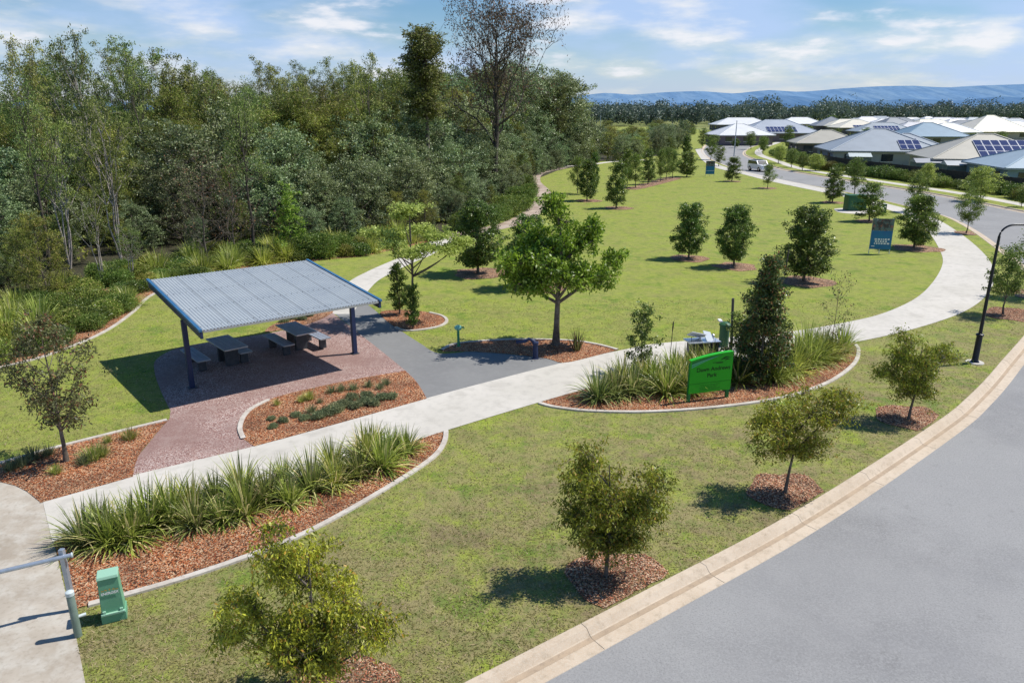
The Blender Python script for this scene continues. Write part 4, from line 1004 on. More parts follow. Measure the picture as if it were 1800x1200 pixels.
hill('near_hills', 4200, [(-900, 190), (900, 188), (1000, 185), (1080, 178), (1150, 183), (1230, 177), (1290, 180), (1345, 166), (1400, 169), (1450, 177), (1530, 181), (1600, 174), (1680, 178), (1750, 171), (1900, 178), (2400, 175), (3200, 180)],
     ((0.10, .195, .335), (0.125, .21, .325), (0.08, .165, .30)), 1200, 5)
SKY_STR = 0.10; SUN_STR = 5.3; CLOUD_OFF = (3.1, 0.4, 0.0)
# ------------------------------------------------------------------ built things
def pmat(name, c, rough=.5, metal=0, spec=.4, layers=(), bump=None):
    M[name] = surf_mat(name, c, list(layers), rough=rough, metal=metal, spec=spec, bump=bump); return M[name]
pmat('blue_steel', (0.03, 0.125, 0.26), .5, layers=[(2, .45, .65, (0.06, 0.17, 0.32), .6)])
pmat('navy_steel', (0.014, 0.028, 0.085), .5, layers=[(3, .45, .65, (0.024, 0.04, 0.11), .6), (14, .5, .7, (0.05, 0.06, 0.10), .3)])
pmat('roof_sheet', (0.42, 0.46, 0.48), .42, .15, layers=[(1.2, .4, .65, (0.35, 0.39, 0.42), .7), (9, .5, .7, (0.47, 0.50, 0.51), .4)])
pmat('plank', (0.27, 0.30, 0.37), .45, layers=[(4, .4, .6, (0.20, 0.225, 0.28), .7), (30, .5, .65, (0.36, 0.39, 0.44), .4)])
pmat('alu', (0.5, 0.52, 0.55), .35, .7)
pmat('dark_leg', (0.05, 0.055, 0.065), .5, layers=[(6, .45, .6, (0.10, 0.10, 0.11), .5)])
pmat('sign_green', (0.018, 0.42, 0.012), .5, layers=[(2, .45, .6, (0.015, 0.36, 0.01), .5)])
pmat('sign_green_dark', (0.012, 0.20, 0.05), .5)
pmat('sign_teal', (0.12, 0.42, 0.30), .5)
pmat('black_paint', (0.008, 0.012, 0.02), .35)
pmat('ink', (0.004, 0.02, 0.006), .6)
pmat('ink_soft', (0.01, 0.13, 0.01), .6)
pmat('white_paint', (0.8, 0.8, 0.8), .5)
pmat('orange_paint', (0.75, 0.33, 0.02), .5)
pmat('pillar_green', (0.14, 0.36, 0.22), .5, layers=[(5, .45, .65, (0.17, 0.40, 0.26), .6)])
pmat('pillar_green_light', (0.30, 0.52, 0.38), .5)
pmat('galv', (0.42, 0.48, 0.55), .38, .55, layers=[(6, .45, .6, (0.33, 0.38, 0.45), .7)])
pmat('bollard_green', (0.16, 0.22, 0.18), .5, .1, layers=[(5, .45, .6, (0.22, 0.28, 0.25), .7)])
pmat('cap_pale', (0.55, 0.62, 0.62), .5)
pmat('cabinet_green', (0.02, 0.10, 0.045), .5, layers=[(2, .45, .6, (0.03, 0.13, 0.06), .6)])
pmat('banner_blue', (0.01, 0.14, 0.34), .45, layers=[(1.2, .4, .6, (0.012, 0.20, 0.36), .7)])
pmat('banner_photo', (0.10, 0.16, 0.15), .45, layers=[(3.0, .45, .55, (0.03, 0.02, 0.02), .9), (5, .55, .65, (0.35, 0.12, 0.08), .8), (6, .6, .68, (0.35, 0.42, 0.55), .7)])
pmat('car_white', (0.78, 0.80, 0.84), .25, 0, .6)
pmat('glass_dark', (0.02, 0.03, 0.04), .08, 0, .8)
pmat('tyre', (0.015, 0.015, 0.015), .8)
pmat('lamp_glass', (0.55, 0.6, 0.65), .2, 0, .6)
pmat('solar', (0.035, 0.04, 0.11), .15, 0, .8)
pmat('solar_frame', (0.6, 0.62, 0.66), .4, .3)
pmat('timber_dark', (0.045, 0.038, 0.035), .8, layers=[(3, .4, .6, (0.08, 0.065, 0.055), .7)])
pmat('timber_grey', (0.16, 0.14, 0.13), .8, layers=[(3, .4, .6, (0.10, 0.09, 0.08), .7)])
pmat('steel_bright', (0.62, 0.66, 0.72), .25, .6)
pmat('teal_green', (0.05, 0.30, 0.14), .45)
pmat('teal_light', (0.25, 0.60, 0.45), .4)

# --- picnic shelter: two posts, deep side rafters, single-pitch corrugated roof
F0 = Vector((-9.157, 20.777, 0)); SU = R(37.85); u_ = Vector((math.cos(SU), math.sin(SU), 0)); v_ = Vector((-u_.y, u_.x, 0))
LU, LV, HF, HB = 5.90, 5.92, 2.36, 2.81
sh = empty('picnic_shelter', F0, SU, 'open picnic shelter with pale ribbed roof and blue side beams on two navy posts', 'shelter')
slope = (HB - HF) / LV
def zr(v): return HF + slope * v
nx = 230; V = []; Fq = []
prof = []
pitch_r = .098
x = 0.07
while x < LU - .07:
    for dx, dz in ((0, 0), (.020, .0), (.032, .020), (.070, .020), (.082, .0)):
        if x + dx < LU - .05: prof.append((x + dx, dz))
    x += pitch_r
me_v = []
for v in (-.06, LV * .33, LV * .66, LV + .04):
    for (px_, dz) in prof: me_v.append((px_, v, zr(v) + dz))
n = len(prof)
Fq = [(j * n + i, j * n + i + 1, (j + 1) * n + i + 1, (j + 1) * n + i) for j in range(3) for i in range(n - 1)]
link('roof', mesh_np('roof', me_v, Fq, M['roof_sheet']), sh)
mb = MB()
for vv in (.25, .25 + (LV - .5) / 3, .25 + 2 * (LV - .5) / 3, LV - .25):
    mb.box((LU / 2, vv, zr(vv) - .062), (LU - .14, .06, .11))
mb.build('roof_purlin', M['dark_leg'], sh)
def slopebox(x0, x1, v0, v1, t, b):
    return ([(x0, v0, zr(v0) + b), (x1, v0, zr(v0) + b), (x1, v1, zr(v1) + b), (x0, v1, zr(v1) + b), (x0, v0, zr(v0) + t), (x1, v0, zr(v0) + t), (x1, v1, zr(v1) + t), (x0, v1, zr(v1) + t)],
            [(0, 3, 2, 1), (4, 5, 6, 7), (0, 1, 5, 4), (1, 2, 6, 5), (2, 3, 7, 6), (3, 0, 4, 7)])
for x0, x1, xb in ((-.045, .05, .03), (LU - .05, LU + .045, LU - .03)):
    MB().add(*slopebox(x0, x1, -.10, LV + .08, .055, -.02)).build('barge_capping', M['blue_steel'], sh, bevel=.006)
    m_ = MB(); m_.add(*slopebox(xb - .04, xb + .04, -.08, LV + .05, -.024, -.24)); m_.build('side_beam', M['navy_steel'], sh, bevel=.006)
scr = MB()
for vv in (.25, .25 + (LV - .5) / 3, .25 + 2 * (LV - .5) / 3, LV - .25):
    xx = .12
    while xx < LU - .1: scr.box((xx, vv, zr(vv) + .024), (.022, .022, .012)); xx += .098 * 2
scr.build('roof_screws', M['dark_leg'], sh)
lap = MB(); xx = .07 + .098 * 8
while xx < LU - .2:
    lap.add(*slopebox(xx + .072, xx + .078, -.05, LV + .03, .0245, .0205)); xx += .098 * 8
lap.build('sheet_laps', M['dark_leg'], sh)
fr = MB(); fr.box((LU / 2, -.075, zr(-.07) - .03), (LU - .18, .035, .06)); fr.build('eave_trim', M['alu'], sh)
PV = 1.87
for xp in (.03, LU - .03 - .12):
    p = MB(); p.box((xp, PV, (zr(PV) - .243) / 2 + .004), (.15, .15, zr(PV) - .243)); po = p.build('post', M['navy_steel'], sh, bevel=.008)
    q = MB(); q.box((xp, PV, .02), (.26, .26, .018)); q.build('base_plate', M['dark_leg'], po)

# --- picnic tables and benches (each lifts away on its own)
def slab_furniture(name, corners_px, h, legs, label, cat, group):
    """corners: near-left, near-right, far-right, far-left of the top as seen"""
    P = [G(x, y, h) for x, y in corners_px]
    c = sum(P, Vector()) / 4
    ax = ((P[0] + P[1]) / 2 - (P[2] + P[3]) / 2)
    return c, ax
def make_table(name, c, ang, L, W, h, nplank, leg_w, leg_d, legpos, label, cat, group):
    e = empty(name, (c[0], c[1], .008), ang, label, cat, group)
    t = MB(); pw = W / nplank
    for i in range(nplank): t.box((0, -W / 2 + pw * (i + .5), h - .018), (L, pw - .012, .032))
    t.build('top' if h > .6 else 'seat', M['plank'], e, bevel=.004)
    for s in (-1, 1): MB().box((s * (L / 2 + .012), 0, h - .018), (.024, W, .038)).build('end_cap', M['alu'], e)
    for s in (-1, 1): MB().box((0, s * (W / 2 + .006), h - .018), (L, .012, .036)).build('side_trim', M['alu'], e)
    for s in (-1, 1):
        b = MB(); b.box((s * legpos, 0, (h - .036) / 2), (leg_d, leg_w, h - .036)); b.build('leg', M['dark_leg'], e, bevel=.008)
    return e
# axis of the furniture runs from lower right to upper left in the photo
def line_dir(a, b, h):
    A = G(*a, h); B = G(*b, h); return A, B
tb = [('picnic_table', (350, 597), (392, 590), (446, 607), (400, 614), .74, 4, 'left picnic table with slatted grey top under the shelter', 'table', None),
      ('bench', (312, 617), (338, 613), (375, 632), (352, 637), .44, 3, 'bench nearest the left post, left of the left picnic table', 'bench', None),
      ('bench', (400, 600), (415, 598), (443, 618), (420, 623), .44, 3, 'bench between the two picnic tables, beside the left table', 'bench', None),
      ('picnic_table', (492, 570), (518, 567), (548, 582), (521, 587), .74, 4, 'right picnic table with slatted grey top at the sunny end of the shelter', 'table', None),
      ('bench', (464, 587), (482, 586), (518, 604), (498, 609), .44, 3, 'bench left of the right picnic table in the shade', 'bench', None),
      ('bench', (540, 583), (553, 581), (577, 592), (562, 597), .44, 3, 'bench at the far right of the shelter catching the sun', 'bench', None)]
ANG = R(131)
c1 = G(398, 602, .74); c2 = G(520, 577, .74)
for c, lb in ((c1, 'left picnic table with slatted grey top under the shelter'), (c2, 'right picnic table with slatted grey top towards the sunny end of the shelter')):
    make_table('picnic_table', c, ANG, 1.78, .80, .74, 6, .44, .14, .34, lb, 'table', None)
for c, lb in ((G(343, 623, .44), 'bench beside the left shelter post, left of the left picnic table'), (G(416, 609, .44), 'bench on the right side of the left picnic table'),
              (G(490, 597, .44), 'bench on the left side of the right picnic table'), (G(553, 586, .44), 'bench at the right of the right picnic table, its end in the sun')):
    make_table('bench', c, ANG, 1.75, .42, .44, 3, .26, .10, .60, lb, 'bench', None)

# --- park sign
A = G(1207, 707); B = G(1279, 698)
sd = (B - A); sw = sd.length; sa = math.atan2(sd.y, sd.x)
hS = height_at(A.y, 634); hT = height_at(B.y, 617)
sg = empty('park_sign', A, sa, 'bright green park name sign on two posts at the front of the mulch bed', 'sign')
for x, h_ in ((.045, hS - .10), (sw - .045, hT - .08)):
    p = MB(); p.box((x, 0, h_ / 2), (.09, .09, h_)); p.build('post', M['sign_green_dark'], sg, bevel=.006)
def topz(x): t = x / sw; return hS + (hT - hS) * (1 - (1 - t) ** 2.0)
xs = np.linspace(-.005, sw + .01, 16)
mid = .60
poly = [(x, mid + .012) for x in (xs[0], xs[-1])] + [(x, topz(max(0, x))) for x in xs[::-1]]
pb = MB(); pb.prism(poly, -.085, -.05); pb.build('name_panel', M['sign_green'], sg)
cap = MB()
for a_, b_ in zip(xs[:-1], xs[1:]):
    za, zb = topz(max(0, a_)), topz(max(0, b_))
    cap.add([(a_, -.095, za), (b_, -.095, zb), (b_, .05, zb), (a_, .05, za), (a_, -.095, za + .02), (b_, -.095, zb + .02), (b_, .05, zb + .02), (a_, .05, za + .02)], [(0, 3, 2, 1), (4, 5, 6, 7), (0, 1, 5, 4), (2, 3, 7, 6), (0, 4, 7, 3), (1, 2, 6, 5)])
cap.build('top_capping', M['sign_green'], sg)
lp = MB(); lp.box((sw / 2, -.067, (mid + .30) / 2), (sw + .01, .035, mid - .30)); lp.build('lower_panel', M['sign_green'], sg)
lb_ = MB(); lb_.box((sw / 2, -.062, mid + .005), (sw - .01, .03, .014)); lb_.build('panel_gap', M['ink'], sg)
band = MB()
for t0, t1, m_ in ((.02, .30, 0), (.30, .55, 0)):
    pass
bx = np.linspace(.03, sw * .72, 14)
def strip(f0, f1, mat, y):
    s_ = MB()
    for a_, b_ in zip(bx[:-1], bx[1:]):
        s_.add([(a_, y, f0(a_)), (b_, y, f0(b_)), (b_, y, f1(b_)), (a_, y, f1(a_))], [(0, 1, 2, 3)])
    return s_.build('wave_stripe', M[mat], sg)
q_ = lambda x: x / (sw * .72)
strip(lambda x: topz(x) - .055 - .05 * (1 - q_(x)), lambda x: topz(x) - .035, 'sign_green_dark', -.0875)
strip(lambda x: topz(x) - .12 * (1 - q_(x)) - .045, lambda x: topz(x) - .075 * (1 - q_(x)) - .045, 'sign_teal', -.0885)
strip(lambda x: topz(x) - .19 * (1 - q_(x)) - .04, lambda x: topz(x) - .155 * (1 - q_(x)) - .04, 'sign_teal', -.0885)
def text(body, size, loc, mat, parent, name='lettering', rot=(R(90), 0, 0), align='CENTER', bold=.0, shear=0):
    cu = bpy.data.curves.new('t', 'FONT'); cu.body = body; cu.size = size; cu.align_x = align; cu.offset = bold; cu.extrude = .0015
    cu.shear = shear
    o = bpy.data.objects.new('t', cu); col.objects.link(o)
    bpy.context.view_layer.update()
    me = bpy.data.meshes.new_from_object(o.evaluated_get(bpy.context.evaluated_depsgraph_get()))
    bpy.data.objects.remove(o)
    me.materials.clear()
    t = link(name, me, parent, M[mat]); t.location = loc; t.rotation_euler = rot
    return t
text('Dawn Andrews', .185, (sw * .55, -.088, hS - .36), 'ink', sg, bold=.002)
text('Park', .185, (sw * .52, -.088, hS - .56), 'ink', sg, bold=.002)
lg = MB()
for k, (x, z, w, r) in enumerate([(sw * .86, hT - .17, .30, .5), (sw * .80, hT - .21, .26, .35), (sw * .88, hT - .235, .20, .3)]):
    n_ = 8
    for j in range(n_):
        a_, b_ = j / n_, (j + 1) / n_
        f = lambda t: (x - w / 2 + w * t, z + .045 * math.sin(t * 5) * r + .05 * t)
        (xa, zaa), (xb_, zbb) = f(a_), f(b_); th = .014 * math.sin(PI * min(1, a_ + .1)) + .003; tb_ = .014 * math.sin(PI * min(1, b_ + .1)) * .9 + .003
        lg.add([(xa, -.0875, zaa - th), (xb_, -.0875, zbb - tb_), (xb_, -.0875, zbb + tb_), (xa, -.0875, zaa + th)], [(0, 1, 2, 3)])
for z, x0, x1 in ((hT - .275, sw * .52, sw * .77), (hT - .305, sw * .60, sw * .77)):
    lg.add([(x0, -.0875, z - .01), (x1, -.0875, z - .01), (x1, -.0875, z + .008), (x0, -.0875, z + .008)], [(0, 1, 2, 3)])
lg.build('logo', M['ink'], sg)
sm = MB(); rs = random.Random(4)
for r_ in range(5):
    z = mid - .06 - r_ * .042; x = sw * (.24 + .03 * (r_ % 2)); e_ = sw * (.74 - .05 * (r_ % 3))
    while x < e_:
        w = rs.uniform(.03, .09); sm.add([(x, -.086, z - .006), (x + w, -.086, z - .006), (x + w, -.086, z + .007), (x, -.086, z + .007)], [(0, 1, 2, 3)]); x += w + .018
sm.build('small_print', M['ink_soft'], sg)

# --- street lamp
g = G(1713, 637)
sl = empty('street_lamp', g, 0, 'black curved-arm street lamp standing on the lawn near the right edge', 'street lamp')
MB().lathe([(.30, 0), (.29, .03), (.0, .035)], 20).build('concrete_footing', M['concrete'], sl)
bs = MB().lathe([(.15, .03), (.13, .06), (.105, .10), (.10, .98), (.13, 1.0), (.13, 1.05), (.075, 1.08)], 16).build('base_sleeve', M['black_paint'], sl, smooth=True)
hL = height_at(g.y, 402)
MB().tube([(0, 0, .9), (0, 0, hL * .6), (0, 0, hL - .25)], [.062, .052, .042], 12).build('pole', M['black_paint'], sl, smooth=True)
arc = [(0, 0, hL - .25)] + [(.45 - .45 * math.cos(t), 0, hL - .25 + .38 * math.sin(t)) for t in np.linspace(.1, PI / 2, 9)] + [(.75, 0, hL + .13), (.95, 0, hL + .12)]
MB().tube(arc, .032, 10).build('arm', M['black_paint'], sl, smooth=True)
hd = MB(); hd.tube([(.85, 0, hL + .12), (.92, 0, hL + .12), (1.05, 0, hL + .12), (1.3, 0, hL + .12), (1.42, 0, hL + .11)], [.03, .07, .10, .09, .03], 12)
hd = hd.build('lamp_head', M['black_paint'], sl, smooth=True)
MB().tube([(1.02, 0, hL + .055), (1.1, 0, hL + .03), (1.25, 0, hL + .03), (1.33, 0, hL + .055)], [.02, .06, .06, .02], 10).build('lamp_glass', M['lamp_glass'], hd)

# --- swing gate: galvanised boom on an upright, green bollard beside it
gp = G(130, 1072); gt = height_at(gp.y, 958)
gt = max(1.0, min(gt, 1.25))
ga = empty('boom_gate', gp, 0, 'galvanised pipe boom gate reaching in from the left edge over the driveway', 'gate')
tp_ = G(110, 958, gt)
MB().box((0, 0, gt / 2), (.08, .08, gt)).build('upright', M['galv'], ga, bevel=.006)
hb = gt - .12
e0 = G(128, 966, hb) - gp; e1 = G(-30, 1008, hb) - gp
dirb = (e1 - Vector((0, 0, 0))); dirb.z = 0; dirb.normalize()
b0 = Vector((0, 0, hb)) - dirb * .18 + Vector((0, -.075, 0)); b1 = Vector((0, 0, hb)) + dirb * 3.6 + Vector((0, -.075, 0))
MB().tube([b0, b1], .038, 14).build('boom', M['galv'], ga, smooth=True)
MB().tube([b0 - dirb * .012, b0 + dirb * .012], .046, 14).build('end_cap', M['cap_pale'], ga)
g = G(138, 1117); hbz = height_at(g.y, 1040)
bo = empty('bollard', g, 0, 'grey-green round steel bollard at the driveway edge beside the gate', 'bollard')
MB().lathe([(.062, 0), (.062, hbz - .02), (.05, hbz), (0.0, hbz + .003)], 18).build('post', M['bollard_green'], bo, smooth=True)
MB().lathe([(.067, hbz - .06), (.067, hbz + .004), (.045, hbz + .02), (0.0, hbz + .022)], 18).build('cap', M['cap_pale'], bo, smooth=True)
rl = MB(); d_ = (G(170, 1062) - G(138, 1073)).normalized()
rl.tube([Vector((0, 0, hbz * .42)) + d_ * .055, Vector((0, 0, hbz * .42)) + d_ * .17], .028, 10); rl.build('stub_rail', M['cap_pale'], bo, smooth=True)
# --- service pillar
g = G(200, 1092)
A = G(180, 1098); B = G(224, 1087); pa = math.atan2((B - A).y, (B - A).x); pw = (B - A).length
pi_ = empty('service_pillar', ((A.x + B.x) / 2 - .14 * math.sin(-pa) * -1 * 0, (A.y + B.y) / 2, 0), pa, 'pale green electricity pillar box with orange and white logo on the lawn edge', 'pillar box')
hp = height_at(A.y, 1018) * .98
def taper(w0, d0, w1, d1, z0, z1, yo=0):
    return ([(-w0 / 2, yo, z0), (w0 / 2, yo, z0), (w0 / 2, yo + d0, z0), (-w0 / 2, yo + d0, z0), (-w1 / 2, yo + (d0 - d1) / 2, z1), (w1 / 2, yo + (d0 - d1) / 2, z1), (w1 / 2, yo + (d0 + d1) / 2, z1), (-w1 / 2, yo + (d0 + d1) / 2, z1)],
            [(0, 3, 2, 1), (4, 5, 6, 7), (0, 1, 5, 4), (1, 2, 6, 5), (2, 3, 7, 6), (3, 0, 4, 7)])
MB().add(*taper(pw, .34, pw, .34, 0, .16)).build('plinth', M['pillar_green'], pi_, bevel=.008)
MB().add(*taper(pw - .03, .31, pw - .07, .26, .162, hp - .05, .015)).build('body', M['pillar_green'], pi_, bevel=.01)
MB().add(*taper(pw - .05, .30, pw - .07, .26, hp - .048, hp, .02)).build('lid', M['pillar_green_light'], pi_, bevel=.008)
mb = MB(); mb.box((0, .0, .185), (pw - .02, .05, .035)); mb.box((-pw * .34, .005, .225), (.05, .03, .05)); mb.box((pw * .34, .005, .225), (.05, .03, .05)); mb.build('door_ledge', M['pillar_green_light'], pi_, bevel=.004)
lgz = hp * .66
text('ENERGEX', .062, (0, .018, lgz - .035), 'white_paint', pi_, 'lettering', (R(88), 0, 0), bold=.002)
sun = MB()
for k in range(5):
    a0 = R(20 + k * 32); r1 = .075
    c0 = Vector((0.0 + (k - 2) * -.025, .0165, lgz + .03))
    sun.add([c0 + Vector((math.cos(a0 + t) * r_ * 1.2, 0, math.sin(a0 + t) * r_ * .55)) for t, r_ in ((-.2, .02), (-.16, r1), (.16, r1), (.2, .02))], [(0, 1, 2, 3)])
sun.build('logo', M['orange_paint'], pi_)

# --- drinking fountain pipe and green bubbler
g = G(941, 630); hq = height_at(g.y, 600)
pf = empty('pipe_fixture', g, 0, 'dark blue bent pipe fixture with a side arm in the bed beside the grey path', 'fixture')
MB().lathe([(.13, 0), (.13, .02), (.095, .03), (.09, hq - .12), (.115, hq - .1), (.115, hq - .02), (.06, hq), (0, hq + .01)], 16).build('post', M['navy_steel'], pf, smooth=True)
MB().tube([(-.02, 0, hq - .03), (-.14, .02, hq + .05), (-.24, .03, hq + .09), (-.38, .05, hq - .02), (-.68, .12, hq - .06)], [.06, .06, .055, .06, .06], 12).build('arm', M['navy_steel'], pf, smooth=True)
g = G(806, 609); hq = height_at(g.y, 576)
tp2 = empty('water_tap', g, 0, 'green post with a pale rounded head at the left tip of the tree bed', 'tap')
MB().lathe([(.085, 0), (.085, .02), (.05, .03), (.045, hq - .10)], 14).build('post', M['teal_green'], tp2, smooth=True)
MB().lathe([(.04, hq - .10), (.12, hq - .06), (.15, hq), (.13, hq + .06), (.06, hq + .10), (0, hq + .11)], 16).build('head', M['teal_light'], tp2, smooth=True)
MB().tube([(.10, 0, hq), (.2, 0, hq + .03), (.22, 0, hq - .02)], .03, 8).build('spout', M['teal_green'], tp2, smooth=True)

# --- equipment behind the sign
g = G(1240, 638)
bq = empty('barbecue', g, R(12), 'metal park barbecue with tilted pale top panels half hidden by the sign bed shrubs', 'barbecue'); bq.scale = (.86, .86, .9)
mb = MB(); mb.box((0, .35, .42), (1.15, .62, .76)); mb.build('cabinet', M['dark_leg'], bq, bevel=.02)
sl2 = MB()
for k in range(9): sl2.box((-.5 + k * .125, .028, .42), (.06, .02, .7))
sl2.build('cladding', M['timber_grey'], bq)
mb = MB(); mb.box((-.05, .35, .83), (1.35, .75, .05)); mb.build('benchtop', M['steel_bright'], bq, bevel=.01)
rot = Matrix.Rotation(R(-28), 3, 'X')
mb = MB(); mb.box((-.28, .42, 1.06), (.62, .55, .03), M=rot @ Matrix.Rotation(R(14), 3, 'Y')); mb.build('lid', M['white_paint'], bq)
mb = MB(); mb.box((.18, .28, 1.0), (.40, .50, .025), M=Matrix.Rotation(R(38), 3, 'X') @ Matrix.Rotation(R(20), 3, 'Y')); mb.build('side_panel', M['lamp_glass'], bq)
mb = MB(); mb.tube([(-.58, .2, .85), (-.58, .25, 1.05)], .012, 6); mb.build('lid_stay', M['black_paint'], bq)
mb = MB(); mb.tube([(.50, .5, .86), (.50, .5, 1.0), (.50, .5, 1.02)], [.06, .06, .03], 12); mb.build('burner_knob', M['steel_bright'], bq)
g = G(1262, 612)
bn = empty('litter_bin', (g.x + .28, g.y + .3, 0), 0, 'dark green bin showing above the barbecue beside the conical shrub', 'bin')
MB().lathe([(.18, 0), (.19, .8), (.22, .81), (.22, .86), (.16, .92), (0, .94)], 16).build('body', M['cabinet_green'], bn, smooth=True)
MB().box((-.2, 0, 1.0), (.12, .3, .05)).build('lid_hinge', M['white_paint'], bn)
# pole in the conical shrub
g = G(1284, 640)
o = MB().tube([(0, 0, 0), (-.12, 0, height_at(g.y, 524))], [.05, .045], 10).build('timber_stake', M['timber_grey'], None, bevel=.008); o.location = g
tag(o, 'grey timber stake leaning out of the left side of the conical shrub', 'stake')

# --- banner signs
def banner(bl, br, tl_y, label, txt):
    A = G(*bl); B = G(*br); w = (B - A).length; a = math.atan2((B - A).y, (B - A).x); h = height_at(A.y, tl_y)
    e = empty('banner_sign', A, a, label, 'banner sign')
    for x in (.0, w / 2, w):
        MB().box((x, .05, h * .5), (.04, .04, h)).build('leg', M['solar_frame'], e)
    z0 = h * .14
    MB().box((w / 2, 0, (z0 + h * .66) / 2), (w + .04, .02, h * .66 - z0)).build('text_panel', M['banner_blue'], e)
    MB().box((w / 2, 0, h * .83 + .0015), (w + .04, .02, h * .34)).build('picture_panel', M['banner_photo'], e)
    if txt:
        rs = random.Random(2); t = MB()
        for r_, z in enumerate((h * .42, h * .36, h * .30)):
            x = w * (.18 + .03 * (r_ % 2)); s_ = h * .022
            while x < w * (.88 - .05 * (r_ % 2)):
                ww = rs.uniform(.05, .14); t.add([(x, -.0125, z - s_), (x + ww, -.0125, z - s_), (x + ww, -.0125, z + s_), (x, -.0125, z + s_)], [(0, 1, 2, 3)]); x += ww + .05
        t.add([(w * .06, -.0125, h * .21), (w * .22, -.0125, h * .21), (w * .22, -.0125, h * .235), (w * .06, -.0125, h * .235)], [(0, 1, 2, 3)])
        t.build('lettering', M['white_paint'], e)
    else:
        MB().box((w / 2, -.012, h * .36), (w * .95, .003, h * .02)).build('lettering', M['white_paint'], e)
banner((1527, 446), (1563, 447), 384, 'blue advertising banner with a photo on top, on the lawn near the path bend', True)
banner((1240, 310), (1255, 310), 283, 'distant small blue advertising banner at the far end of the lawn', False)

# --- green cabinet (transformer) on a pad
sheet('cabinet_pad', GS([(1466, 368), (1480, 366), (1520, 366), (1540, 371), (1515, 376), (1478, 374)], 3, True), .011, M['concrete'])
g = G(1490, 371); B = G(1518, 370); w = (B - g).length; h = height_at(g.y, 345)
cb_ = empty('kiosk_cabinet', g, 0, 'dark green metal cabinet on a concrete pad beside the footpath', 'cabinet')
MB().box((w / 2, .55, h / 2), (w, 1.0, h)).build('body', M['cabinet_green'], cb_, bevel=.02)
MB().box((w / 2, .55, h + .04), (w + .10, 1.1, .075)).build('roof', M['cabinet_green'], cb_, bevel=.015)
for x in (w * .27, w * .73):
    d = MB().box((x, .04, h * .48), (w * .42, .02, h * .82)).build('door', M['cabinet_green'], cb_)
g = G(1553, 375)
o = MB().box((0, 0, .4), (.32, .25, .8)).build('small_cabinet', M['cabinet_green'], None, bevel=.03); o.location = g; tag(o, 'small dark green pillar behind the slanting tree at the path edge', 'cabinet')

# --- car
g = G(1334, 299); 
car = empty('parked_car', (g.x, g.y, -.12), R(-78), 'white off-road wagon standing on the road beyond the lawn', 'car'); car.scale = (.9, .92, .9)
cm = MB()
side = [(-2.3, .35), (2.3, .35), (2.38, .62), (2.3, 1.0), (1.15, 1.12), (.55, 1.72), (-2.15, 1.76), (-2.32, 1.1)]
cm.prism(side, -.92, .92); body = cm.build('body', M['car_white'], car, bevel=.06)
gw = MB()
for s in (-1, 1):
    gw.add([(.98, s * .925, 1.14), (.52, s * .925, 1.64), (-1.95, s * .925, 1.66), (-2.1, s * .925, 1.14)], [(0, 1, 2, 3)])
gw.build('side_window', M['glass_dark'], car)
MB().add([(1.18, -.80, 1.15), (1.18, .80, 1.15), (.62, .74, 1.70), (.62, -.74, 1.70)], [(0, 1, 2, 3)]).build('windscreen', M['glass_dark'], car)
for x in (1.45, -1.45):
    for s in (-1, 1):
        w_ = MB().tube([(x, s * .70, .38), (x, s * .94, .38)], .38, 18).build('wheel', M['tyre'], car)
        MB().tube([(x, s * .941, .38), (x, s * .95, .38)], .21, 12).build('rim', M['alu'], w_)
for s in (-1, 1):
    MB().box((2.36, s * .68, .82), (.06, .30, .16)).build('headlight', M['lamp_glass'], car)
MB().box((2.37, 0, .82), (.05, .95, .20)).build('grille', M['black_paint'], car)
MB().box((2.40, 0, .50), (.14, 1.86, .24)).build('bumper', M['car_white'], car, bevel=.04)
MB().box((-.8, 0, 1.80), (2.0, 1.5, .03)).build('roof_rack', M['black_paint'], car)

# ------------------------------------------------------------------ verge and roadside trees beyond the road
VT = gen_tree(301, 4.0, 1.0, 1.0, 'oval', nl=22, ns=7, nf=30, ss=.22, sl=.13, L=.15, W=.06, droop=.3, tr=.05, leaf='lf_mid', inner=.2)
VY = gen_tree(302, 4.0, .8, 1.1, 'egg', nl=24, ns=7, nf=32, ss=.24, sl=.14, L=.15, W=.07, droop=.2, tr=.05, leaf='lf_lime', inner=.2)
vt = 'young trees on the verges of the road'
for k, (bx, by, ty, hw, m_, lb) in enumerate([
    (1502, 341, 278, 18, VT, 'slim tree with a bare lower stem on the near verge above the green cabinet'),
    (1608, 372, 305, 20, VT, 'airy tree on the near verge behind the rounded sunlit tree'),
    (1628, 330, 287, 15, VY, 'yellow-green tree on the far verge in front of the small sheds'),
    (1722, 352, 294, 27, VY, 'widest yellow-green tree on the far verge below the panelled roof'),
    (1433, 300, 271, 16, VY, 'low bushy tree on the far verge left of the blue-grey house'),
    (1391, 294, 262, 12, VT, 'small tree on the far verge beside the far footpath'),
    (1368, 287, 256, 13, VY, 'yellow-green tree on the far verge above the white vehicle'),
    (1341, 271, 240, 11, VT, 'upright dark tree at the bend of the far kerb'),
    (1410, 300, 268, 12, VT, 'small round tree on the far verge between two yellow-green ones'),
    (1263, 292, 257, 13, VT, 'young tree beside the road just above the far banner'),
    (1249, 281, 238, 14, VT, 'taller tree beside the far bend of the road'),
    (1234, 262, 226, 10, VT, 'small tree at the distant end of the footpath'),
    (1795, 364, 330, 14, VT, 'thin tree at the right edge on the far verge'),
    (1320, 262, 232, 12, VT, 'dark tree in front of the long low house beyond the bend'),
    (1385, 268, 222, 12, VT, 'tall dark shrub against the long low house wall')]):
    put('v', m_, (bx, by), ty, hw, (4.1, 1.2), lb, 'verge_tree', vt, k * .9)

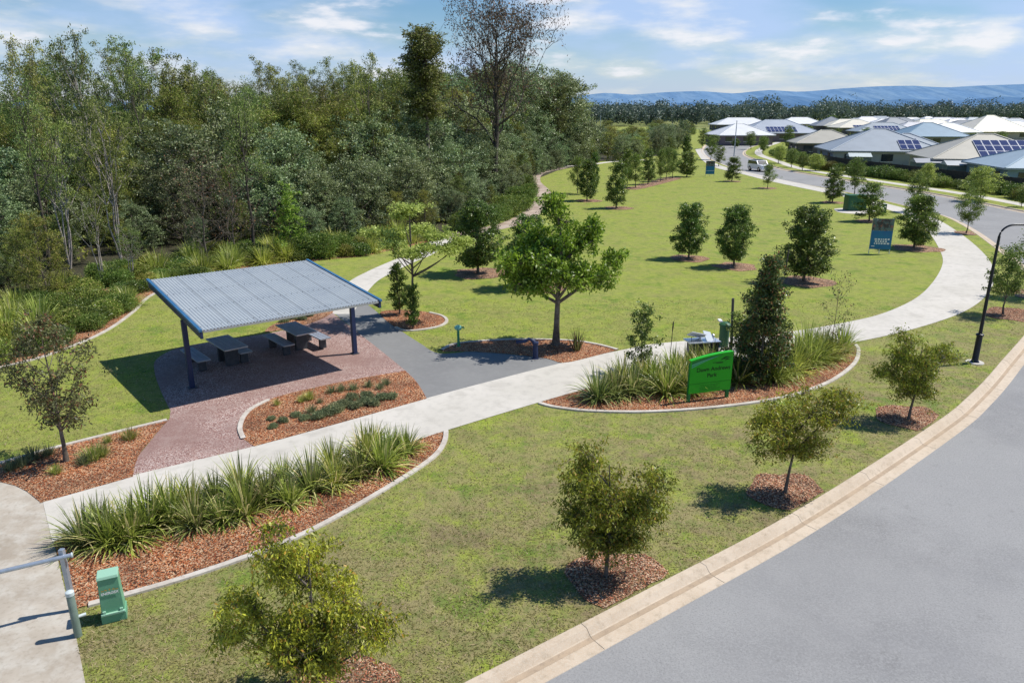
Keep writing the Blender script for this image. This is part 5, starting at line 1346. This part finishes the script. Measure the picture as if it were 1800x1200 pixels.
# ------------------------------------------------------------------ houses
def wallmat(c): 
    k = 'wall%.2f%.2f%.2f' % c
    return M.get(k) or pmat(k, c, .8, layers=[(.7, .4, .65, tuple(x * .8 for x in c), .5)])
def roofmat(c):
    k = 'roof%.2f%.2f%.2f' % c
    return M.get(k) or pmat(k, c, .5, .1, layers=[(.5, .4, .65, tuple(x * .85 for x in c), .6)])
def house(cx, cy, w, d, rz, rc, wc, label, eave=2.5, pitch=.42, panels=0, wins=True, pside=0):
    e = empty('house', (cx, cy, 0), rz, label, 'house')
    m = MB(); m.box((0, 0, eave / 2), (w - 1.0, d - 1.0, eave)); m.build('wall', wallmat(wc), e)
    a, b = max(w, d) / 2, min(w, d) / 2; rh = b * pitch; r = a - b
    if w >= d: V = [(-a, -b, eave), (a, -b, eave), (a, b, eave), (-a, b, eave), (-r, 0, eave + rh), (r + .01, 0, eave + rh)]
    else: V = [(-b, -a, eave), (b, -a, eave), (b, a, eave), (-b, a, eave), (0, -r, eave + rh), (0, r + .01, eave + rh)]
    rf = MB()
    if w >= d: rf.add(V, [(0, 1, 5, 4), (1, 2, 5), (2, 3, 4, 5), (3, 0, 4), (3, 2, 1, 0)])
    else: rf.add(V, [(0, 1, 4), (1, 2, 5, 4), (2, 3, 5), (3, 0, 4, 5), (3, 2, 1, 0)])
    rf = rf.build('roof', roofmat(rc), e)
    cp = MB()
    lines = [(0, 4), (1, 5), (2, 5), (3, 4), (4, 5)] if w >= d else [(0, 4), (1, 4), (2, 5), (3, 5), (4, 5)]
    for i_, j_ in lines: cp.tube([Vector(V[i_]) + Vector((0, 0, .02)), Vector(V[j_]) + Vector((0, 0, .04))], .09, 5)
    cp.build('ridge_capping', roofmat(tuple(min(.8, x * 1.3) for x in rc)), rf)
    fa = MB()
    for (x, y, sx, sy) in ((0, -d / 2, w + .1, .1), (0, d / 2, w + .1, .1), (-w / 2, 0, .1, d - .12), (w / 2, 0, .1, d - .12)): fa.box((x, y, eave - .10), (sx, sy, .18))
    fa.build('gutter', roofmat(tuple(x * .8 for x in rc)), e)
    if wins:
        for x in (-w * .32, 0, w * .32):
            f = MB().box((x, -d / 2 + .47, 1.45), (1.7, .06, 1.1)).build('window', M['glass_dark'], e)
            MB().box((x, -d / 2 + .435, .87), (1.8, .05, .06)).build('sill', M['white_paint'], f)
        for y in (-d * .25, d * .2):
            MB().box((-w / 2 + .47, y, 1.45), (.06, 1.5, 1.1)).build('window', M['glass_dark'], e)
    if panels:
        # solar array lying on the slope that faces the camera
        sl_ = math.atan(pitch); pw_, ph_ = 1.0, 1.6; rows, cols = panels
        fr_ = MB(); gl = MB()
        for r_ in range(rows):
            for c_ in range(cols):
                xx = (c_ - (cols - 1) / 2) * 1.05 + pside; t = 1.3 + r_ * 1.68
                yy = -min(w, d) / 2 * 1.0 + t * math.cos(sl_); zz = eave + t * math.sin(sl_) + .12
                if w < d: yy = -d / 2 + t * math.cos(sl_)
                Rm = Matrix.Rotation(sl_, 3, 'X')
                fr_.box((xx, yy, zz), (1.02, 1.64, .04), M=Rm)
                o_ = Rm @ Vector((0, 0, .025)); gl.box((xx + o_.x, yy + o_.y, zz + o_.z), (.92, 1.52, .012), M=Rm)
        p_ = fr_.build('solar_panels', M['solar_frame'], rf); gl.build('panel_glass', M['solar'], rf)
    return e
grey, dgrey, white, cream, blue, sand = (.30, .34, .38), (.20, .22, .25), (.66, .67, .68), (.66, .62, .52), (.19, .28, .36), (.42, .40, .34)
wl_d, wl_l = (.12, .11, .12), (.45, .43, .40)
def hp_(px, Y): return at_depth(px, Y)
house(hp_(1545, 126), 126, 17, 15, R(-12), grey, (.30, .33, .36), 'large blue-grey hip-roofed house behind the hedge, centre right', panels=(2, 3), pside=3.4)
house(hp_(1610, 128), 131, 12, 11, R(-12), grey, (.30, .33, .36), 'rear wing of blue-grey roof with solar panels next to the large blue-grey house', panels=(2, 4), pside=-1)
house(hp_(1748, 103), 105, 16, 14, R(-14), sand, (.33, .32, .30), 'sand-roofed house with a large solar array near the right edge', panels=(3, 8), pside=2.0)
house(hp_(1850, 88), 88, 14, 12, R(-10), (.32, .40, .46), (.20, .30, .38), 'blue-walled house cut by the right edge of the photo', pitch=.36)
house(hp_(1650, 190), 195, 16, 14, R(-6), blue, (.25, .25, .25), 'slate blue hip-roofed house behind the solar-panelled wing', pitch=.45)
house(hp_(1757, 235), 240, 19, 17, R(-4), cream, (.40, .36, .32), 'tall cream-white hip-roofed house near the right edge', pitch=.55)
house(hp_(1692, 225), 232, 15, 12, R(-8), white, wl_l, 'white-roofed low house left of the tall cream-white one')
house(hp_(1610, 250), 250, 17, 12, R(0), (.5, .5, .52), wl_l, 'pale grey house behind the slate blue one', panels=0)
house(hp_(1552, 240), 240, 18, 12, R(-6), grey, wl_d, 'grey house with solar panels behind the large blue-grey house', panels=(2, 7))
house(hp_(1300, 205), 205, 15, 13, R(4), white, (.16, .13, .14), 'long low white-roofed house at the bend of the road')
house(hp_(1372, 222), 226, 22, 16, R(-2), (.36, .40, .46), (.16, .13, .14), 'grey house with a long row of solar panels behind the white-roofed one', panels=(2, 8), pitch=.44)
house(hp_(1468, 150), 154, 13, 11, R(-10), sand, wl_d, 'brown-grey roofed house left of the large blue-grey house')
house(hp_(1302, 360), 360, 26, 14, R(2), white, wl_d, 'white-roofed distant house beyond the field, left end')
house(hp_(1405, 380), 380, 22, 14, R(2), white, wl_l, 'white-roofed distant house right of the field')
k = 0
rows = [(1448, 1795, 330, 11), (1500, 1800, 400, 10), (1470, 1800, 280, 5)]
seen = [(1757, 240), (1692, 232), (1610, 250), (1552, 240), (1650, 195)]
cols_ = [white, (.55, .56, .58), cream, grey, (.6, .6, .62), dgrey]
cn = ['white', 'pale grey', 'cream', 'mid grey', 'silver', 'charcoal']
for x0, x1, Y, n_ in rows:
    for j in range(n_):
        px = x0 + (x1 - x0) * (j + .5) / n_ + rr.uniform(-6, 6); YY = Y + rr.uniform(-18, 18)
        if Y == 280 and any(abs(px - s[0]) < 45 for s in seen if s[1] > 225) and px < 1500: continue
        ci = rr.randrange(6)
        o = house(hp_(px, YY), YY, rr.uniform(15, 21), rr.uniform(11, 15), R(rr.uniform(-12, 12)), cols_[ci], wl_l if rr.random() < .5 else wl_d,
                  'distant %s roofed house in the crowded estate' % cn[ci], wins=False, pitch=rr.uniform(.38, .5), panels=(1, 6) if rr.random() < .3 else 0)
        o['group'] = 'distant %s roofed houses' % cn[ci]; k += 1
for k, (px, Y, w, d, c, lb) in enumerate([(1515, 114, 3.2, 2.5, (.50, .56, .55), 'small shed with a pale flat-looking roof in front of the large blue-grey house'),
                             (1700, 96, 4.5, 3, (.45, .47, .48), 'grey garden shed in front of the sand-roofed house'),
                             (1640, 101, 4.0, 3, (.35, .36, .38), 'low dark garden shed behind the hedge')]):
    e = empty('garden_shed', (hp_(px, Y), Y, 0), R(-12), lb, 'shed')
    MB().box((0, 0, 1.0), (w - .2, d - .2, 2.0)).build('wall', wallmat((.12, .16, .16)), e)
    m = MB(); a_, b_ = w / 2, d / 2; m.add([(-a_, -b_, 2.0), (a_, -b_, 2.0), (a_, b_, 2.0), (-a_, b_, 2.0), (-a_, 0, 2.5), (a_, 0, 2.5)], [(0, 1, 5, 4), (2, 3, 4, 5), (0, 4, 3), (1, 2, 5), (3, 2, 1, 0)]); m.build('roof', roofmat(c), e)
# fences behind the far footpath
fl = offset(far_line, 7.2)
segs = resample([p for p in fl if 62 < p.y < 150], .5)
nseg = 6; per = len(segs) // nseg
flab = ['dark timber fence stretch at the right edge behind the roadside hedge', 'dark paling fence stretch below the sand-roofed house', 'dark paling fence stretch below the sheds', 'dark paling fence stretch below the large blue-grey house', 'dark fence stretch left of the large blue-grey house', 'farthest dark fence stretch near the road bend']
for s in range(nseg):
    pts = segs[s * per:(s + 1) * per + 1]
    m = MB(); ps = MB()
    for a_, b_ in zip(pts[:-1], pts[1:]):
        t = (b_ - a_); L = t.length; an = math.atan2(t.y, t.x)
        for q in range(4):
            c_ = a_ + t * ((q + .5) / 4)
            m.box((c_.x, c_.y, .9), (L / 4 - .015, .02, 1.8), rz=an)
    for p in pts[::5]: ps.box((p.x + .07, p.y, .95), (.09, .09, 1.9))
    e = empty('paling_fence', (0, 0, 0), 0, flab[s], 'fence')
    m.build('palings', M['timber_dark'], e); ps.build('fence_posts', M['timber_grey'], e)
# hedge shrubs in front of fences
HM = [MO[0], MO[1], gen_mound(131, .95, .95, 3600, .11, .04, 'lf_dark', 0, 9)]
hl = resample([p for p in offset(far_line, 5.6) if 60 < p.y < 160], 1.6)
for i_, p in enumerate(hl):
    if rr.random() < .12: continue
    me = HM[rr.choice([0, 1, 2, 2, 2])]
    o = tag(link('hedge_shrub', me), 'leafy shrub in the roadside hedge in front of the dark fences', 'shrub', 'roadside hedge shrubs beyond the road')
    s = rr.uniform(1.1, 1.9); o.location = (p.x + rr.uniform(-.4, .9), p.y, 0); o.scale = (s, s, s * rr.uniform(.8, 1.15)); o.rotation_euler = (0, 0, rr.uniform(0, 6))
# garden trees between the houses
for k in range(46):
    px = rr.uniform(1290, 1800); Y = rr.uniform(135, 330)
    x = hp_(px, Y); h = rr.uniform(2.2, 4.2)
    o = place_tree('garden_tree', VT if k % 2 else DB, x, Y, 4.0, h, 1.2, h * .45, rr.uniform(0, 6), 'dark garden tree between the houses of the estate', 'tree', 'garden trees in the estate')
# big dark round tree among far houses
put('v', DA, (1461, 228), 203, 11, ref, 'dark round tree standing before the distant white houses', 'garden_tree')
# poles
def lpole(px, py, ty, label, arm=True):
    g = G(px, py); h = height_at(g.y, ty)
    e = empty('light_pole', g, 0, label, 'light pole')
    MB().tube([(0, 0, 0), (0, 0, h)], [.11, .07], 8).build('pole', M['galv'], e)
    if arm: MB().box((0, 0, h), (1.6, .1, .09)).build('crossarm', M['galv'], e)
lpole(1245, 222, 200, 'pale pole with a crossarm beyond the field')
lpole(1290, 275, 212, 'slim grey lamp pole at the road bend', False)
lpole(1055, 236, 203, 'slim pale pole standing in the green field', False)

# ------------------------------------------------------------------ light, sky, camera
W = bpy.data.worlds.new('World'); sc.world = W; W.use_nodes = True
nt = W.node_tree; nt.nodes.clear()
out = nt.nodes.new('ShaderNodeOutputWorld')
sky = nt.nodes.new('ShaderNodeTexSky'); sky.sky_type = 'NISHITA'; sky.sun_disc = False
sky.sun_elevation = SUN_EL; sky.sun_rotation = R(90) - SUN_AZ; sky.altitude = 20; sky.air_density = 1.0; sky.dust_density = .6; sky.ozone_density = 2.5
b1 = nt.nodes.new('ShaderNodeBackground'); b1.inputs[1].default_value = SKY_STR
hs = nt.nodes.new('ShaderNodeHueSaturation'); hs.inputs['Saturation'].default_value = 1.55
nt.links.new(sky.outputs[0], hs.inputs['Color']); nt.links.new(hs.outputs[0], b1.inputs[0])
b2 = nt.nodes.new('ShaderNodeBackground'); b2.inputs[0].default_value = (0.72, .76, .86, 1); b2.inputs[1].default_value = 1.0
tc = nt.nodes.new('ShaderNodeTexCoord')
sx = nt.nodes.new('ShaderNodeSeparateXYZ'); nt.links.new(tc.outputs['Generated'], sx.inputs[0])
def math_(op, a, b=None, c=None, clamp=False):
    n = nt.nodes.new('ShaderNodeMath'); n.operation = op; n.use_clamp = clamp
    for i_, v in enumerate((a, b, c)):
        if v is None: continue
        if hasattr(v, 'is_output'): nt.links.new(v, n.inputs[i_])
        else: n.inputs[i_].default_value = v
    return n.outputs[0]
az = math_('ARCTAN2', sx.outputs[0], sx.outputs[1])
el = math_('ARCSINE', sx.outputs[2])
cv = nt.nodes.new('ShaderNodeCombineXYZ'); nt.links.new(math_('MULTIPLY', az, 7.5), cv.inputs[0]); nt.links.new(math_('MULTIPLY', el, 27.0), cv.inputs[1])
def mr(v, a, b, c=0, d=1):
    n = nt.nodes.new('ShaderNodeMapRange'); n.interpolation_type = 'SMOOTHSTEP'; nt.links.new(v, n.inputs[0])
    for i_, q in enumerate((a, b, c, d)): n.inputs[i_ + 1].default_value = q
    return n.outputs[0]
n1 = nt.nodes.new('ShaderNodeTexNoise'); n1.inputs['Scale'].default_value = 1.0; n1.inputs['Detail'].default_value = 9; n1.inputs['Roughness'].default_value = .55
mp = nt.nodes.new('ShaderNodeMapping'); mp.inputs['Location'].default_value = CLOUD_OFF; nt.links.new(cv.outputs[0], mp.inputs[0]); nt.links.new(mp.outputs[0], n1.inputs['Vector'])
cum = mr(n1.outputs[0], .42, .66)
n2 = nt.nodes.new('ShaderNodeTexNoise'); n2.inputs['Scale'].default_value = .45; n2.inputs['Detail'].default_value = 7; nt.links.new(mp.outputs[0], n2.inputs['Vector'])
veil = mr(n2.outputs[0], .34, .62, 0.20, .85)
# haze thickens towards the horizon
hz = mr(el, 0.0, .16, .66, 0.0)
topfade = mr(el, .22, .42, 1.0, .06)
fac = math_('MULTIPLY', topfade, math_('MAXIMUM', math_('MULTIPLY', cum, .9), math_('MAXIMUM', veil, hz)))
lpc = nt.nodes.new('ShaderNodeMix'); lpc.data_type = 'RGBA'; nt.links.new(cum, lpc.inputs[0]); lpc.inputs[6].default_value = (.50, .66, .97, 1); lpc.inputs[7].default_value = (.93, .93, .98, 1)
nt.links.new(lpc.outputs[2], b2.inputs[0])
ms_ = nt.nodes.new('ShaderNodeMixShader'); nt.links.new(fac, ms_.inputs[0]); nt.links.new(b1.outputs[0], ms_.inputs[1]); nt.links.new(b2.outputs[0], ms_.inputs[2]); nt.links.new(ms_.outputs[0], out.inputs[0])
ld = bpy.data.lights.new('sun', 'SUN'); ld.energy = SUN_STR; ld.angle = R(.5); ld.color = (1.0, .955, .88)
lo = bpy.data.objects.new('sun', ld); col.objects.link(lo)
to = Vector((math.cos(SUN_AZ) * math.cos(SUN_EL), math.sin(SUN_AZ) * math.cos(SUN_EL), math.sin(SUN_EL)))
lo.rotation_euler = to.to_track_quat('Z', 'Y').to_euler(); lo.location = (30, 10, 60)
cd = bpy.data.cameras.new('camera'); cam = bpy.data.objects.new('camera', cd); col.objects.link(cam)
cam.location = (0, 0, H); cam.rotation_euler = (R(90) - PITCH, 0, 0)
cd.sensor_width = 36; cd.lens = FPX / 1800 * 36; cd.clip_end = 30000; cd.clip_start = .1
sc.camera = cam
sc.render.engine = 'CYCLES'
sc.view_settings.view_transform = 'Standard'; sc.view_settings.look = 'None'; sc.view_settings.exposure = 0
sc.cycles.max_bounces = 5; sc.cycles.diffuse_bounces = 2; sc.cycles.glossy_bounces = 2; sc.cycles.transmission_bounces = 2; sc.cycles.transparent_max_bounces = 4
